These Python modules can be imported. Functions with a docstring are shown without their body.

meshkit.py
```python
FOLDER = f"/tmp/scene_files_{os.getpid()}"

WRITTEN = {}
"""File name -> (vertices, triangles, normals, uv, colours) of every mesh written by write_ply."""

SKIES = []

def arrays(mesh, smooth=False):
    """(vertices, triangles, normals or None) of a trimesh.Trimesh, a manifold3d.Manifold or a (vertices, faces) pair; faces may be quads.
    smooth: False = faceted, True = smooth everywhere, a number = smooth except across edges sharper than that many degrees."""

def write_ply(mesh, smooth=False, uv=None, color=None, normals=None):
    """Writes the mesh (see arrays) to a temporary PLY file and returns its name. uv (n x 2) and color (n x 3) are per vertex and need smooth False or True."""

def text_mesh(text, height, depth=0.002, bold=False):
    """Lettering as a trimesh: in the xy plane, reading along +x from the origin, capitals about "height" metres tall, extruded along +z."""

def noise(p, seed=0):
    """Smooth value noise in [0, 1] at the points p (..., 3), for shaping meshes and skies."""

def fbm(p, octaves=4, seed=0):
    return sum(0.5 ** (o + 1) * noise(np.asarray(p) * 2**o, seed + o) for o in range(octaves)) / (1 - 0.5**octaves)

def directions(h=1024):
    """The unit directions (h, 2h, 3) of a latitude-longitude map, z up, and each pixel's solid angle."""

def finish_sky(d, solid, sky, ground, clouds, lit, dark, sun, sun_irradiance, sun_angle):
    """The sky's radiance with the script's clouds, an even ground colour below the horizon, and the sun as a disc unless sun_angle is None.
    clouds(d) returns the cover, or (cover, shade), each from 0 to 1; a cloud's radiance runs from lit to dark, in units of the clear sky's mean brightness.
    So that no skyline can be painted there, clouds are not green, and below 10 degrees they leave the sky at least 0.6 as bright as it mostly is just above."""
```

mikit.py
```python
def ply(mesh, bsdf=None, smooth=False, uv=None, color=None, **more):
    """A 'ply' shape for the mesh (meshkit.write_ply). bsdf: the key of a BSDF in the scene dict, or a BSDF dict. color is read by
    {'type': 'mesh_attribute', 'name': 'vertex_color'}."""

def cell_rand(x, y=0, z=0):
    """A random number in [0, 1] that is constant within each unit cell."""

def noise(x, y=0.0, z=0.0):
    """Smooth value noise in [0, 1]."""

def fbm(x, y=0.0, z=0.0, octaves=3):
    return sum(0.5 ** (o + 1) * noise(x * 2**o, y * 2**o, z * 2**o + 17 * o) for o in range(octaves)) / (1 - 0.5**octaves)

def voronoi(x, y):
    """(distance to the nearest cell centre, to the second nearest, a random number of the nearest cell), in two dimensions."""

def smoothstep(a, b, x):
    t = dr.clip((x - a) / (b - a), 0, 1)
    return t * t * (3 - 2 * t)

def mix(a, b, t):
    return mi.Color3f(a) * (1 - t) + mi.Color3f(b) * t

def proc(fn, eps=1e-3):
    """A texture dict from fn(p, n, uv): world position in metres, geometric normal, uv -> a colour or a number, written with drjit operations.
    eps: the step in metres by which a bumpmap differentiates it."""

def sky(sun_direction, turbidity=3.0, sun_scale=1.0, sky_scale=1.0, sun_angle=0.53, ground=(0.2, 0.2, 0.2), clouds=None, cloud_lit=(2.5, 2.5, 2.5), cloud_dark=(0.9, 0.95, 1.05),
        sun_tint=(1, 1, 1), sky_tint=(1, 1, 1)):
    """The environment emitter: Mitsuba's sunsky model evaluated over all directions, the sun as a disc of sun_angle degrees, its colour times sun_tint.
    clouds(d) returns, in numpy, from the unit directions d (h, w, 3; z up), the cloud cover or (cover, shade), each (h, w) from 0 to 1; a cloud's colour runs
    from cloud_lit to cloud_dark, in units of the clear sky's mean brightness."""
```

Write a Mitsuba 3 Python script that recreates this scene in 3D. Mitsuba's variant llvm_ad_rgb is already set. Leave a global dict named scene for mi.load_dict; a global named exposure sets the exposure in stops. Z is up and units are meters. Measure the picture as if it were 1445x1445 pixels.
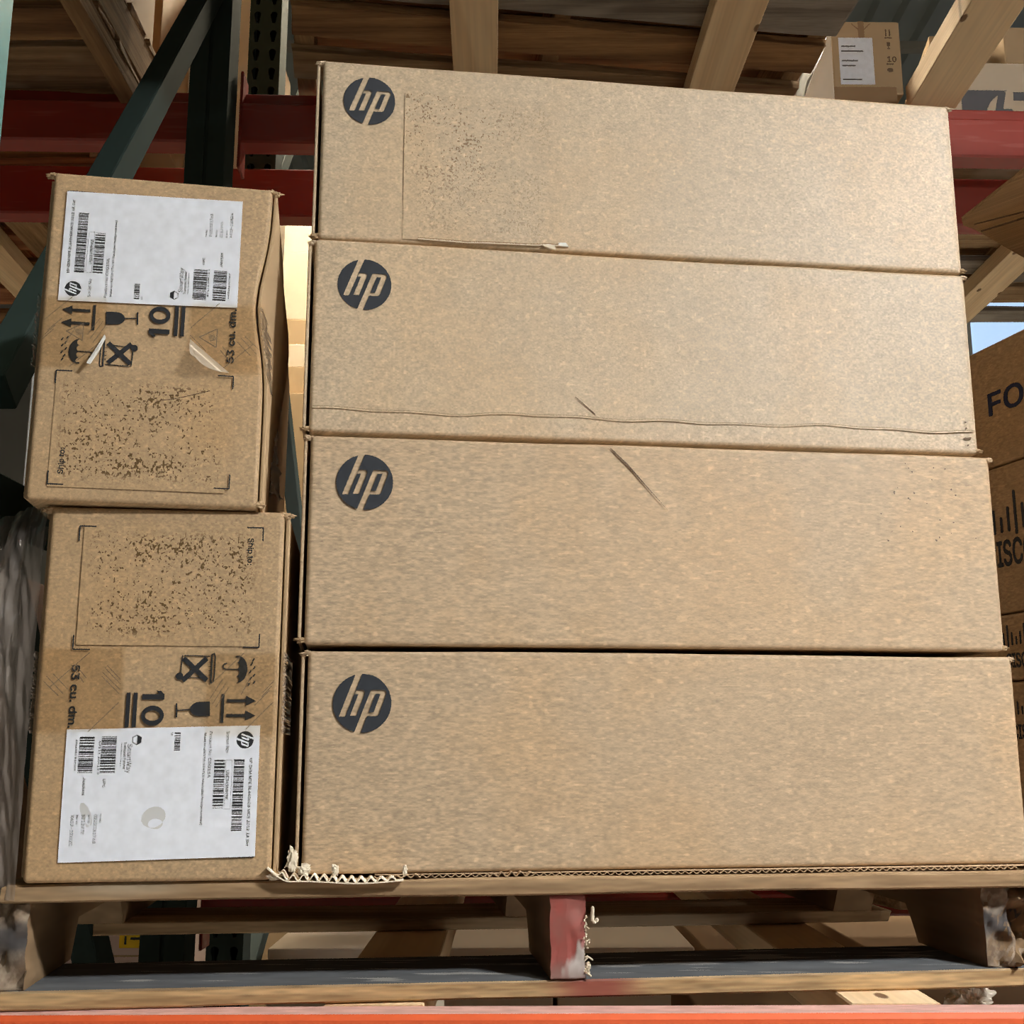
import math, random
import numpy as np, trimesh, manifold3d
import drjit as dr
import mitsuba as mi
import mikit, meshkit
from mikit import proc, noise, fbm, smoothstep, mix, cell_rand, voronoi
from shapely import affinity
from shapely.geometry import Polygon, Point, LineString, box as sbox
from shapely.ops import unary_union

T = mi.ScalarTransform4f
random.seed(7)
rng = np.random.default_rng(11)
scene, labels = {}, {}

# ------------------------------------------------------------------ camera, light, exposure
exposure = 0.08
EYE = np.array([0.1789, -1.0632, 1.5568])
FWD = np.array([0.00524, 0.98027, 0.19758])
UPV = np.array([0.00072, -0.19758, 0.98029])
scene['camera'] = {'type': 'perspective', 'fov': math.degrees(2 * math.atan(722.5 / 1650.08)), 'fov_axis': 'x', 'near_clip': 0.02, 'far_clip': 200.0,
                   'to_world': T().look_at(origin=EYE.tolist(), target=(EYE + FWD).tolist(), up=UPV.tolist())}
# lamps: (x, y, z, radius, radiance rgb)  -- built further down by high_bay()
LAMPS = [
    (1.85, -1.35, 3.05, 0.16, (462, 455, 436)),      # work-height aisle lamp at the right, the key light
    (1.5, -2.2, 5.2, 0.24, (58, 49, 36)),         # high bay above the camera
    (-4.5, -1.9, 6.4, 0.24, (3, 2.6, 2)),
    (6.5, -1.9, 6.4, 0.24, (45, 44, 42)),
    (-0.1, 3.02, 4.9, 0.20, (520, 450, 330)),          # back aisle
    (5.0, 4.6, 5.6, 0.26, (170, 150, 120)),
    (-5.0, 4.6, 5.6, 0.26, (40, 35, 26)),
]

# ------------------------------------------------------------------ materials
def principled(col, rough=0.7, spec=0.3, metallic=0.0, **k):
    c = col if isinstance(col, dict) else {'type': 'rgb', 'value': list(col)}
    r = rough if isinstance(rough, dict) else float(rough)
    return {'type': 'twosided', 'b': {'type': 'principled', 'base_color': c, 'roughness': r, 'specular': spec, 'metallic': metallic, **k}}

def mat(key, col, rough=0.7, spec=0.3, **k):
    scene[key] = principled(col, rough, spec, **k)
    return key

def kraft(base, streak, seed):
    """kraft liner: fibres and mottling; streak stretches the fibres sideways"""
    def fn(p, n, uv):
        u = p.x + 0.83 * p.y + seed
        v = p.z
        f1 = fbm(u * (560 / streak), v * 640, p.y * 9, 3)
        f2 = noise(u * (260 / streak), v * 300, seed)
        f3 = fbm(u * 9, v * 9, seed + 3.3, 3)
        fl = smoothstep(0.80, 0.93, noise(u * (330 / streak), v * 430, seed + 8.0))
        k = 0.98 + 0.66 * (f1 - 0.5) + 0.14 * (f2 - 0.5) + 0.14 * (f3 - 0.5) + 0.20 * fl
        c = mi.Color3f(*base) * k
        return mix(c, c * mi.Color3f(1.02, 0.97, 0.90), smoothstep(0.4, 0.7, f3))
    return proc(fn)

mat('kraft_smooth', kraft((0.49, 0.385, 0.265), 1.3, 0.0), 0.52, 0.7)
mat('kraft_streaked', kraft((0.46, 0.345, 0.228), 2.6, 5.0), 0.52, 0.5)
mat('kraft_brown', kraft((0.435, 0.305, 0.178), 1.2, 9.0), 0.6, 0.4)
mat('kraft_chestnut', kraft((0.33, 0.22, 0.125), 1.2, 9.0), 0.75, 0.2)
mat('kraft_plain', (0.40, 0.285, 0.17), 0.8, 0.2)
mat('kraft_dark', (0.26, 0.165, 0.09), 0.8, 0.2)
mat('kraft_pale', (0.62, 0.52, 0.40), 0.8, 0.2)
mat('kraft_pink', (0.60, 0.47, 0.42), 0.8, 0.2)
mat('paper_torn', (0.80, 0.72, 0.58), 0.9, 0.1)
mat('paper_inside', (0.42, 0.30, 0.19), 0.9, 0.1)

def worn_fn(base, streak, seed, dark, amount, edge):
    b = kraft(base, streak, seed)
    fn0 = mikit._FUNCTIONS[b['fn']]
    def fn(p, n, uv):
        c = fn0(p, n, uv)
        q = fbm(uv.x * 5.0, uv.y * 5.0, seed, 3)
        mask = smoothstep(0.02, 0.16, uv.x) * smoothstep(0.02, 0.14, 1 - uv.x) * smoothstep(0.0, 0.10, uv.y) * smoothstep(0.0, 0.10, 1 - uv.y)
        if edge:
            mask = mask * 0.45 + edge * smoothstep(0.80, 0.15, uv.x) * smoothstep(0.25, 0.80, uv.y)
        u = p.x + 0.83 * p.y
        sp = fbm(u * 430, p.z * 430, seed, 2)
        sp2 = noise(u * 900, p.z * 760, seed + 4)
        t = smoothstep(0.60, 0.72, sp * 0.66 + sp2 * 0.34 + (q - 0.5) * 0.36) * mask * amount
        return mix(c, mi.Color3f(*dark), dr.clip(t, 0, 1))
    return proc(fn)

mat('kraft_rubbed', worn_fn((0.485, 0.378, 0.258), 1.3, 0.0, (0.22, 0.14, 0.065), 1.0, 1.05), 0.55, 0.65)
mat('kraft_speckled', worn_fn((0.435, 0.305, 0.178), 1.2, 9.0, (0.12, 0.07, 0.03), 1.0, 0.0), 0.74, 0.22)

mat('ink_black', (0.022, 0.024, 0.028), 0.55, 0.3)
mat('ink_slate', (0.028, 0.033, 0.042), 0.6, 0.3)
mat('ink_grey', (0.10, 0.10, 0.11), 0.6, 0.3)
mat('ink_brown', (0.13, 0.085, 0.05), 0.6, 0.2)
mat('ink_line', (0.16, 0.12, 0.085), 0.6, 0.2)

def paper_fn(p, n, uv):
    q = fbm(p.x * 130 + p.y * 50, p.z * 130, 2.0, 3)
    return mi.Color3f(0.80, 0.845, 0.94) * (1 + 0.16 * (q - 0.5))
mat('label_paper', proc(paper_fn), 0.6, 0.3)
mat('stain_grey', (0.60, 0.615, 0.635), 0.7, 0.2)
scene['tape_clear'] = {'type': 'thindielectric', 'int_ior': 1.45, 'specular_transmittance': {'type': 'rgb', 'value': [0.94, 0.90, 0.83]}}
mat('crease_brown', (0.33, 0.245, 0.155), 0.8, 0.2)
scene['tape_lifted'] = {'type': 'blendbsdf', 'weight': 0.45, 'a': {'type': 'thindielectric', 'int_ior': 1.45}, 'b': principled((0.62, 0.56, 0.46), 0.2, 0.7)}
mat('tape_curl', (0.55, 0.50, 0.42), 0.25, 0.6)
mat('tape_gloss', (0.62, 0.62, 0.62), 0.12, 0.9)
def film_w(p, n, uv):
    return 0.08 + 0.20 * smoothstep(0.45, 0.75, fbm(p.y * 10 + p.x * 6, p.z * 5, 1.0, 3))
scene['stretch_film'] = {'type': 'blendbsdf', 'weight': proc(film_w),
                         'a': {'type': 'thindielectric', 'int_ior': 1.5},
                         'b': principled((0.55, 0.48, 0.43), 0.22, 0.9)}

def wood(ax, base, dark, amt=0.8, seed=0.0, wear=None):
    def fn(p, n, uv):
        q = [p.x, p.y, p.z]
        a = q[ax]; b, c = [q[i] for i in range(3) if i != ax]
        w = fbm(a * 2.6 + seed, b * 34, c * 95, 3)
        g = noise(a * 7, b * 260 + seed, c * 260)
        s = noise(a * 60, b * 420, c * 420)
        col = mix(base, dark, smoothstep(0.36, 0.72, w) * amt) * (0.62 + 0.42 * g + 0.22 * s + 0.14 * noise(a * 26, b * 500, c * 500 + seed))
        if wear is not None:
            col = mix(col, mi.Color3f(*wear), smoothstep(0.58, 0.74, fbm(a * 6 + 4, b * 14, c * 20 + seed, 3)) * 0.7)
        return col
    return proc(fn)

mat('wood_old', wood(0, (0.33, 0.225, 0.13), (0.15, 0.09, 0.045), 0.8, 1.0, (0.40, 0.33, 0.24)), 0.85, 0.15)
mat('wood_brown', wood(0, (0.30, 0.175, 0.085), (0.13, 0.07, 0.035), 0.9, 4.0), 0.85, 0.15)
mat('wood_grey', wood(0, (0.26, 0.235, 0.205), (0.12, 0.10, 0.085), 0.9, 7.0, (0.36, 0.33, 0.29)), 0.88, 0.12)
mat('wood_stringer', wood(1, (0.30, 0.19, 0.10), (0.14, 0.08, 0.04), 0.8, 2.0, (0.38, 0.30, 0.21)), 0.85, 0.15)
mat('wood_red_brown', wood(0, (0.33, 0.15, 0.07), (0.14, 0.05, 0.025), 0.8, 12.0), 0.8, 0.2)
def pine(p, n, uv):
    a = p.y; b = p.x; c = p.z
    w = noise(b * 46 + 2.2 * noise(a * 3, b * 9, 1.0), a * 0.9, c * 30)
    g = noise(b * 300, a * 6, c * 300)
    dk, _, r = voronoi(b * 9 + 3, a * 4.0)
    col = mix((0.78, 0.60, 0.39), (0.66, 0.47, 0.28), smoothstep(0.35, 0.8, w) * 0.8) * (0.90 + 0.18 * g)
    knot = smoothstep(0.060, 0.035, dk) * smoothstep(0.35, 0.40, r)
    return mix(col, mi.Color3f(0.12, 0.055, 0.025), knot * 0.9)
mat('pine_new', proc(pine), 0.7, 0.25)
def painted_board(p, n, uv):
    q = fbm(p.x * 9, p.y * 40, p.z * 170, 3)
    raw = mix((0.47, 0.32, 0.165), (0.30, 0.19, 0.09), smoothstep(0.4, 0.7, q)) * (0.55 + 0.45 * noise(p.x * 70, p.y * 300, p.z * 420) + 0.5 * fbm(p.x * 24, 3.0, p.z * 260, 3))
    paint = mi.Color3f(0.085, 0.092, 0.10) * (0.75 + 0.5 * fbm(p.x * 22, p.y * 60, 3.0, 3))
    paint = mix(paint, mi.Color3f(0.36, 0.35, 0.33), smoothstep(0.64, 0.78, fbm(p.x * 14, p.y * 90, 9.0, 3)) * 0.5)
    red = smoothstep(0.055, 0.01, dr.abs(p.x - 0.258)) * 0.85
    raw = mix(raw, mi.Color3f(0.26, 0.06, 0.05), red)
    return mix(raw, paint, smoothstep(0.6, 0.9, n.z))
mat('wood_painted_top', proc(painted_board), 0.72, 0.25)
def red_end(p, n, uv):
    raw = mix((0.27, 0.17, 0.09), (0.12, 0.07, 0.04), fbm(p.y * 3, p.x * 60, p.z * 50, 3))
    q = fbm(p.x * 60, p.y * 20, p.z * 38, 3)
    red = mix((0.30, 0.055, 0.045), (0.22, 0.09, 0.075), fbm(p.x * 80, 1.0, p.z * 60, 3))
    red = mix(red, mi.Color3f(0.50, 0.47, 0.45), smoothstep(0.58, 0.72, fbm(p.x * 70 + 3, 2.0, p.z * 22, 3)))
    red = mix(red, mi.Color3f(0.24, 0.17, 0.15), smoothstep(1.376, 1.358, p.z) * 0.7)
    return mix(raw, red, smoothstep(0.5, 0.8, -n.y) * smoothstep(0.10, 0.08, p.y))
mat('wood_red_end', proc(red_end), 0.6, 0.35)
def dirty_end(p, n, uv):
    raw = mix((0.30, 0.205, 0.12), (0.14, 0.09, 0.05), fbm(p.y * 3, p.x * 40, p.z * 60, 3))
    end = mix((0.33, 0.265, 0.20), (0.14, 0.10, 0.068), smoothstep(0.3, 0.7, fbm(p.x * 110, 3.0, p.z * 75, 4)))
    end = mix(end, mi.Color3f(0.055, 0.055, 0.06), smoothstep(0.020, 0.004, dr.abs(p.z - 1.398 + 0.01 * (noise(p.x * 90, 1.0, p.z * 90) - 0.5))) * 0.9)
    return mix(raw, end, smoothstep(0.5, 0.8, -n.y) * smoothstep(0.13, 0.11, p.y))
mat('wood_dirty_end', proc(dirty_end), 0.8, 0.2)

def steel_paint(base, scuff, seed, painted_sheen=False):
    def fn(p, n, uv):
        q = fbm(p.x * 8, p.y * 60 + seed, p.z * 60, 3)
        c = mix(mi.Color3f(*base), mi.Color3f(*scuff), smoothstep(0.60, 0.75, q) * 0.5)
        if painted_sheen:      # pinkish sheen of the light painted into the upward faces
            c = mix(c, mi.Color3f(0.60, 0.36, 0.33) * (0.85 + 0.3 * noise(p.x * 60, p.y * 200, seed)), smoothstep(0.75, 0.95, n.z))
        return c
    return proc(fn)
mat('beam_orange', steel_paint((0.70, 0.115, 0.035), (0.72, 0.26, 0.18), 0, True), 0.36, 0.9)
mat('beam_red', steel_paint((0.27, 0.028, 0.018), (0.34, 0.09, 0.07), 3), 0.34, 0.7)
mat('post_green', (0.030, 0.046, 0.042), 0.85, 0.05)
mat('post_teal', (0.13, 0.30, 0.29), 0.40, 0.5)
mat('post_galv', (0.085, 0.115, 0.115), 0.75, 0.15)
mat('hole_dark', (0.008, 0.009, 0.01), 0.9, 0.1)
mat('plastic_black', (0.02, 0.025, 0.028), 0.25, 0.6)
mat('steel_white', (0.80, 0.82, 0.80), 0.4, 0.5)
mat('concrete', (0.52, 0.50, 0.465), 0.5, 0.3)
mat('wall_paint', (0.30, 0.30, 0.29), 0.8, 0.2)
mat('roof_metal', (0.30, 0.34, 0.34), 0.5, 0.4)
mat('truss_grey', (0.30, 0.29, 0.26), 0.6, 0.3)
mat('label_yellow', (0.80, 0.55, 0.02), 0.6, 0.3)
mat('lamp_housing', (0.55, 0.55, 0.55), 0.4, 0.5)

# ------------------------------------------------------------------ helpers
def key_of(name):
    if name not in scene and not any(k.startswith(name + '__') for k in scene):
        return name
    i = 1
    while f'{name}_{i:03d}' in scene or any(k.startswith(f'{name}_{i:03d}__') for k in scene):
        i += 1
    return f'{name}_{i:03d}'

def tag(key, label=None, cat=None, group=None, kind=None):
    d = {}
    if label: d['label'] = label
    if cat: d['category'] = cat
    if group: d['group'] = group
    if kind: d['kind'] = kind
    labels[key] = d
    return key

def thing(name, label, cat, group=None):
    k = key_of(name)
    used.add(k)
    return tag(k, label, cat, group)
used = set()
_key_of = key_of
def key_of(name):
    if name not in used and name not in scene:
        return name
    i = 1
    while f'{name}_{i:03d}' in used or f'{name}_{i:03d}' in scene:
        i += 1
    return f'{name}_{i:03d}'

def put(name, mesh, bsdf, parent=None, smooth=False, label=None, uv=None, M=None):
    if M is not None:
        mesh = moved(mesh, M)
    k = key_of(f'{parent}__{name}' if parent else name)
    used.add(k)
    scene[k] = mikit.ply(mesh, bsdf, smooth, uv=uv)
    if label and parent:
        labels[k] = {'label': label}
    return k

def moved(mesh, M):
    m = mesh.copy() if hasattr(mesh, 'copy') else mesh
    m.apply_transform(M)
    return m

def frame(O, ex, ey, ez):
    M = np.eye(4)
    M[:3, 0], M[:3, 1], M[:3, 2], M[:3, 3] = ex, ey, ez, O
    return M

def yawM(O, deg, tilt=0.0):
    a = math.radians(deg)
    ex = np.array([math.cos(a), math.sin(a), tilt]); ey = np.array([-math.sin(a), math.cos(a), 0.0])
    ez = np.array([-tilt, 0, 1.0])
    return frame(O, ex, ey, ez)

def samples(L, r, n):
    e = [0, 0.35 * r, 0.7 * r, r]
    mid = np.linspace(r, L - r, n + 1)[1:-1]
    return np.array(e + list(mid) + [L - x for x in e[::-1]])

def rbox(w, d, h, r=0.004, nx=1, ny=1, nz=1, fn=None):
    """rounded box from (0,0,0) to (w,d,h); fn moves the vertices"""
    xs, ys, zs = samples(w, r, nx), samples(d, r, ny), samples(h, r, nz)
    V, F, at = [], [], 0
    dims = (w, d, h)
    for ax in range(3):
        A, B = [(ys, zs), (zs, xs), (xs, ys)][ax]
        for side in (0, 1):
            a, b = np.meshgrid(A, B, indexing='ij')
            c = np.full(a.shape, dims[ax] * side)
            P = np.zeros(a.shape + (3,))
            P[..., ax], P[..., (ax + 1) % 3], P[..., (ax + 2) % 3] = c, a, b
            na, nb = a.shape
            i, j = np.meshgrid(np.arange(na - 1), np.arange(nb - 1), indexing='ij')
            q = np.stack([i * nb + j, (i + 1) * nb + j, (i + 1) * nb + j + 1, i * nb + j + 1], -1).reshape(-1, 4) + at
            if not side: q = q[:, ::-1]
            V.append(P.reshape(-1, 3)); F.append(q); at += na * nb
    V, F = np.vstack(V), np.vstack(F)
    lo, hi = np.array([r] * 3), np.array(dims) - r
    inn = np.clip(V, lo, hi)
    dv = V - inn
    L = np.linalg.norm(dv, axis=1, keepdims=True)
    V = inn + np.where(L > 0, dv / np.maximum(L, 1e-12) * np.minimum(L, r), 0)
    F = np.vstack([F[:, [0, 1, 2]], F[:, [0, 2, 3]]])
    m = trimesh.Trimesh(V, F, process=True)
    if fn is not None:
        m.vertices = fn(np.array(m.vertices))
    return m

def cbox(x0, x1, y0, y1, z0, z1, c=0.002):
    """box with chamfered edges"""
    c = min(c, 0.3 * min(x1 - x0, y1 - y0, z1 - z0))
    pts = []
    for sx in (0, 1):
        for sy in (0, 1):
            for sz in (0, 1):
                p = np.array([(x0, x1)[sx], (y0, y1)[sy], (z0, z1)[sz]])
                s = np.array([1 - 2 * sx, 1 - 2 * sy, 1 - 2 * sz]) * c
                for k in range(3):
                    q = p + s; q[k] = p[k]
                    pts.append(q)
    return trimesh.convex.convex_hull(np.array(pts))

def beam_between(p0, p1, w, h, up=(0, 0, 1), c=0.002):
    """bar of section w (sideways) x h (towards up) along p0 -> p1"""
    p0, p1 = np.array(p0, float), np.array(p1, float)
    L = np.linalg.norm(p1 - p0)
    ex = (p1 - p0) / L
    ey = np.cross(up, ex); ey /= np.linalg.norm(ey)
    ez = np.cross(ex, ey)
    return moved(cbox(0, L, -w / 2, w / 2, -h / 2, h / 2, c), frame(p0, ex, ey, ez))

def board(x0, x1, y0, y1, z0, z1, seed, wob=0.0015, n=16, ends=0.004, axis=0):
    """sawn board with slightly uneven edges, long side on axis"""
    if axis == 1:
        m = board(y0, y1, x0, x1, z0, z1, seed, wob, n, ends)
        v = np.array(m.vertices)[:, [1, 0, 2]]
        return trimesh.Trimesh(v, np.array(m.faces)[:, ::-1], process=False)
    r_ = np.random.default_rng(seed)
    xs = np.linspace(x0, x1, n + 1)
    c = 0.0016
    def wobble():
        a = np.cumsum(r_.normal(0, 1, n + 1)); a -= np.linspace(a[0], a[-1], n + 1)
        return wob * a / max(1e-9, np.abs(a).max())
    yf, yb, zt, zb = wobble(), wobble(), wobble() * 0.4, wobble() * 0.4
    ring = []
    for i, x in enumerate(xs):
        ya, yb_, za, zb_ = y0 + yf[i], y1 + yb[i], z0 + zb[i], z1 + zt[i]
        e = r_.normal(0, ends, 8) * (i in (0, n)) * 0.5
        ring.append([(x + e[0], ya + c, za), (x + e[1], yb_ - c, za), (x + e[2], yb_, za + c), (x + e[3], yb_, zb_ - c), (x + e[4], yb_ - c, zb_), (x + e[5], ya + c, zb_), (x + e[6], ya, zb_ - c), (x + e[7], ya, za + c)])
    V = np.array(ring).reshape(-1, 3)
    F = []
    for i in range(n):
        for k in range(8):
            a, b = i * 8 + k, i * 8 + (k + 1) % 8
            F += [(a, a + 8, b + 8), (a, b + 8, b)]
    for k in range(1, 7):
        F += [(0, k, k + 1), (n * 8, n * 8 + k + 1, n * 8 + k)]
    m = trimesh.Trimesh(V, np.array(F), process=False)
    if m.volume < 0: m.invert()
    return m

def prism(poly, depth):
    gs = [g for g in (poly.geoms if hasattr(poly, 'geoms') else [poly]) if g.area > 1e-12 and g.geom_type == 'Polygon']
    return trimesh.util.concatenate([trimesh.creation.extrude_polygon(g, depth, engine='earcut') for g in gs])

def seg(x0, y0, x1, y1, w):
    return LineString([(x0, y0), (x1, y1)]).buffer(w / 2, cap_style=2)

# ------------------------------------------------------------------ round two-letter logo (unit circle)
def _q(pts):
    return Polygon([((x - 950) / 360, -(y - 1020) / 360) for x, y in pts])
_h1 = _q([(881, 610), (962, 610), (745, 1185), (667, 1185)])
_h2 = _q([(875, 857), (950, 857), (972, 866), (981, 884), (978, 905), (880, 1175), (803, 1175), (900, 910), (852, 910)])
_p1 = _q([(1055, 857), (1130, 857), (925, 1420), (846, 1410)])
_p2 = _q([(1055, 857), (1218, 857), (1238, 866), (1248, 884), (1244, 908), (1160, 1148), (1148, 1168), (1124, 1177), (1000, 1178), (1016, 1130), (1094, 1130), (1172, 905), (1100, 905)])
LOGO = Point(0, 0).buffer(1.0, 40).difference(unary_union([_h1, _h2, _p1, _p2]))

# ------------------------------------------------------------------ setting
def struct(name, mesh, bsdf, parent=None, smooth=False):
    k = put(name, mesh, bsdf, parent, smooth)
    if parent is None:
        labels[k] = {'kind': 'structure'}
    return k

struct('floor', cbox(-12, 14, -7, 16, -0.1, 0, 0.01), 'concrete')
struct('wall_left', cbox(-12.2, -12, -7, 16, 0, 9, 0.01), 'wall_paint')
struct('wall_right', cbox(14, 14.2, -7, 16, 0, 9, 0.01), 'wall_paint')
struct('wall_back', cbox(-12.2, 14.2, 16, 16.2, 0, 9, 0.01), 'wall_paint')
struct('wall_front', cbox(-12.2, 14.2, -7.2, -7, 0, 9, 0.01), 'wall_paint')
# ribbed roof deck: trapezoid ribs running to the back
def roof():
    xs, prof = np.arange(-12.2, 14.2, 0.30), []
    for x in xs:
        prof += [(x, 9.0), (x + 0.15, 9.0), (x + 0.19, 9.08), (x + 0.26, 9.08)]
    prof += [(14.2, 9.0), (14.2, 9.2), (-12.2, 9.2)]
    m = prism(Polygon(prof), 23.4)
    return moved(m, frame((0, 16.2, 0), (1, 0, 0), (0, 0, 1), (0, -1, 0)))
struct('ceiling', roof(), 'roof_metal')
# roof trusses
for i, y in enumerate((9.5, 12.5)):
    k = thing('roof_truss', f'grey open web steel roof truss, the {"nearer" if i == 0 else "farther"} one behind the left carton stack', 'truss')
    labels[k]['kind'] = 'structure'
    put('chord', cbox(-11.9, 13.9, y - .05, y + .05, 8.4, 8.48), 'truss_grey', k)
    put('chord', cbox(-11.9, 13.9, y - .05, y + .05, 7.6, 7.68), 'truss_grey', k)

# ------------------------------------------------------------------ lamps
def high_bay(i, x, y, z, r, rad):
    k = thing('high_bay_lamp', ['round lamp hanging low over the aisle at the right', 'round high bay lamp above the aisle in front of the rack', 'round high bay lamp over the left end of the front aisle', 'round high bay lamp over the right end of the front aisle', 'round high bay lamp in the middle of the back aisle', 'round high bay lamp over the right end of the back aisle', 'round high bay lamp over the left end of the back aisle'][i], 'lamp')
    prof = np.array([(0.001, 0.20), (0.05, 0.20), (0.07, 0.12), (r + 0.02, 0.02), (r + 0.03, -0.01), (r + 0.01, -0.01), (r + 0.005, 0.012), (0.001, 0.03)])
    put('housing', trimesh.creation.revolve(prof, sections=28), 'lamp_housing', k, M=frame((x, y, z), (1, 0, 0), (0, 1, 0), (0, 0, 1)))
    put('cord', cbox(x - .006, x + .006, y - .006, y + .006, z + 0.2, 8.98), 'plastic_black', k)
    a = np.linspace(0, 2 * np.pi, 29)[:-1]
    # shallow dome lens that hangs below the housing, so it also lights sideways
    th = np.linspace(0.05, np.pi / 2, 6)
    V, F = [(0, 0, -0.55 * r)], []
    for t in th:
        V += [(r * math.sin(t) * math.cos(b), r * math.sin(t) * math.sin(b), -0.55 * r * math.cos(t)) for b in a]
    n = len(a)
    for j in range(n): F.append((0, 1 + (j + 1) % n, 1 + j))
    for q in range(len(th) - 1):
        for j in range(n):
            p0, p1 = 1 + q * n + j, 1 + q * n + (j + 1) % n
            F += [(p0, p1, p1 + n), (p0, p1 + n, p0 + n)]
    m = trimesh.Trimesh(np.array(V) + (x, y, z), np.array(F), process=False)
    if m.face_normals[0][2] > 0: m.invert()
    kk = f'{k}__lens'; used.add(kk)
    scene[kk] = mikit.ply(m, 'steel_white', False, emitter={'type': 'area', 'radiance': {'type': 'rgb', 'value': list(rad)}})
for i, l in enumerate(LAMPS):
    high_bay(i, *l)

# skylight band in the far wall (a daylit translucent panel)
k = thing('skylight_panel', 'pale blue daylit panel in the far wall, right of the long cartons', 'window')
labels[k]['kind'] = 'structure'
put('pane', cbox(7.3, 9.2, 15.94, 15.97, 6.5, 9.0), 'label_paper', k)
scene[k + '__pane']['emitter'] = {'type': 'area', 'radiance': {'type': 'rgb', 'value': [0.42, 0.62, 0.95]}}
put('frame', trimesh.util.concatenate([cbox(7.25, 7.3, 15.9, 16, 6.4, 9), cbox(9.2, 9.25, 15.9, 16, 6.4, 9), cbox(7.25, 9.25, 15.9, 16, 6.4, 6.5)]), 'steel_white', k)

# ------------------------------------------------------------------ rack
def step_profile(h, d, step, sd):
    """step beam section in (y, z): full height on the outer side, ledge on the inner (+y) side"""
    b = 0.004
    return Polygon([(b, 0), (d - b, 0), (d, b), (d, h - sd - b), (d - b, h - sd), (d - step, h - sd), (d - step, h - b), (d - step - b, h), (b, h), (0, h - b), (0, b)])

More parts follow.
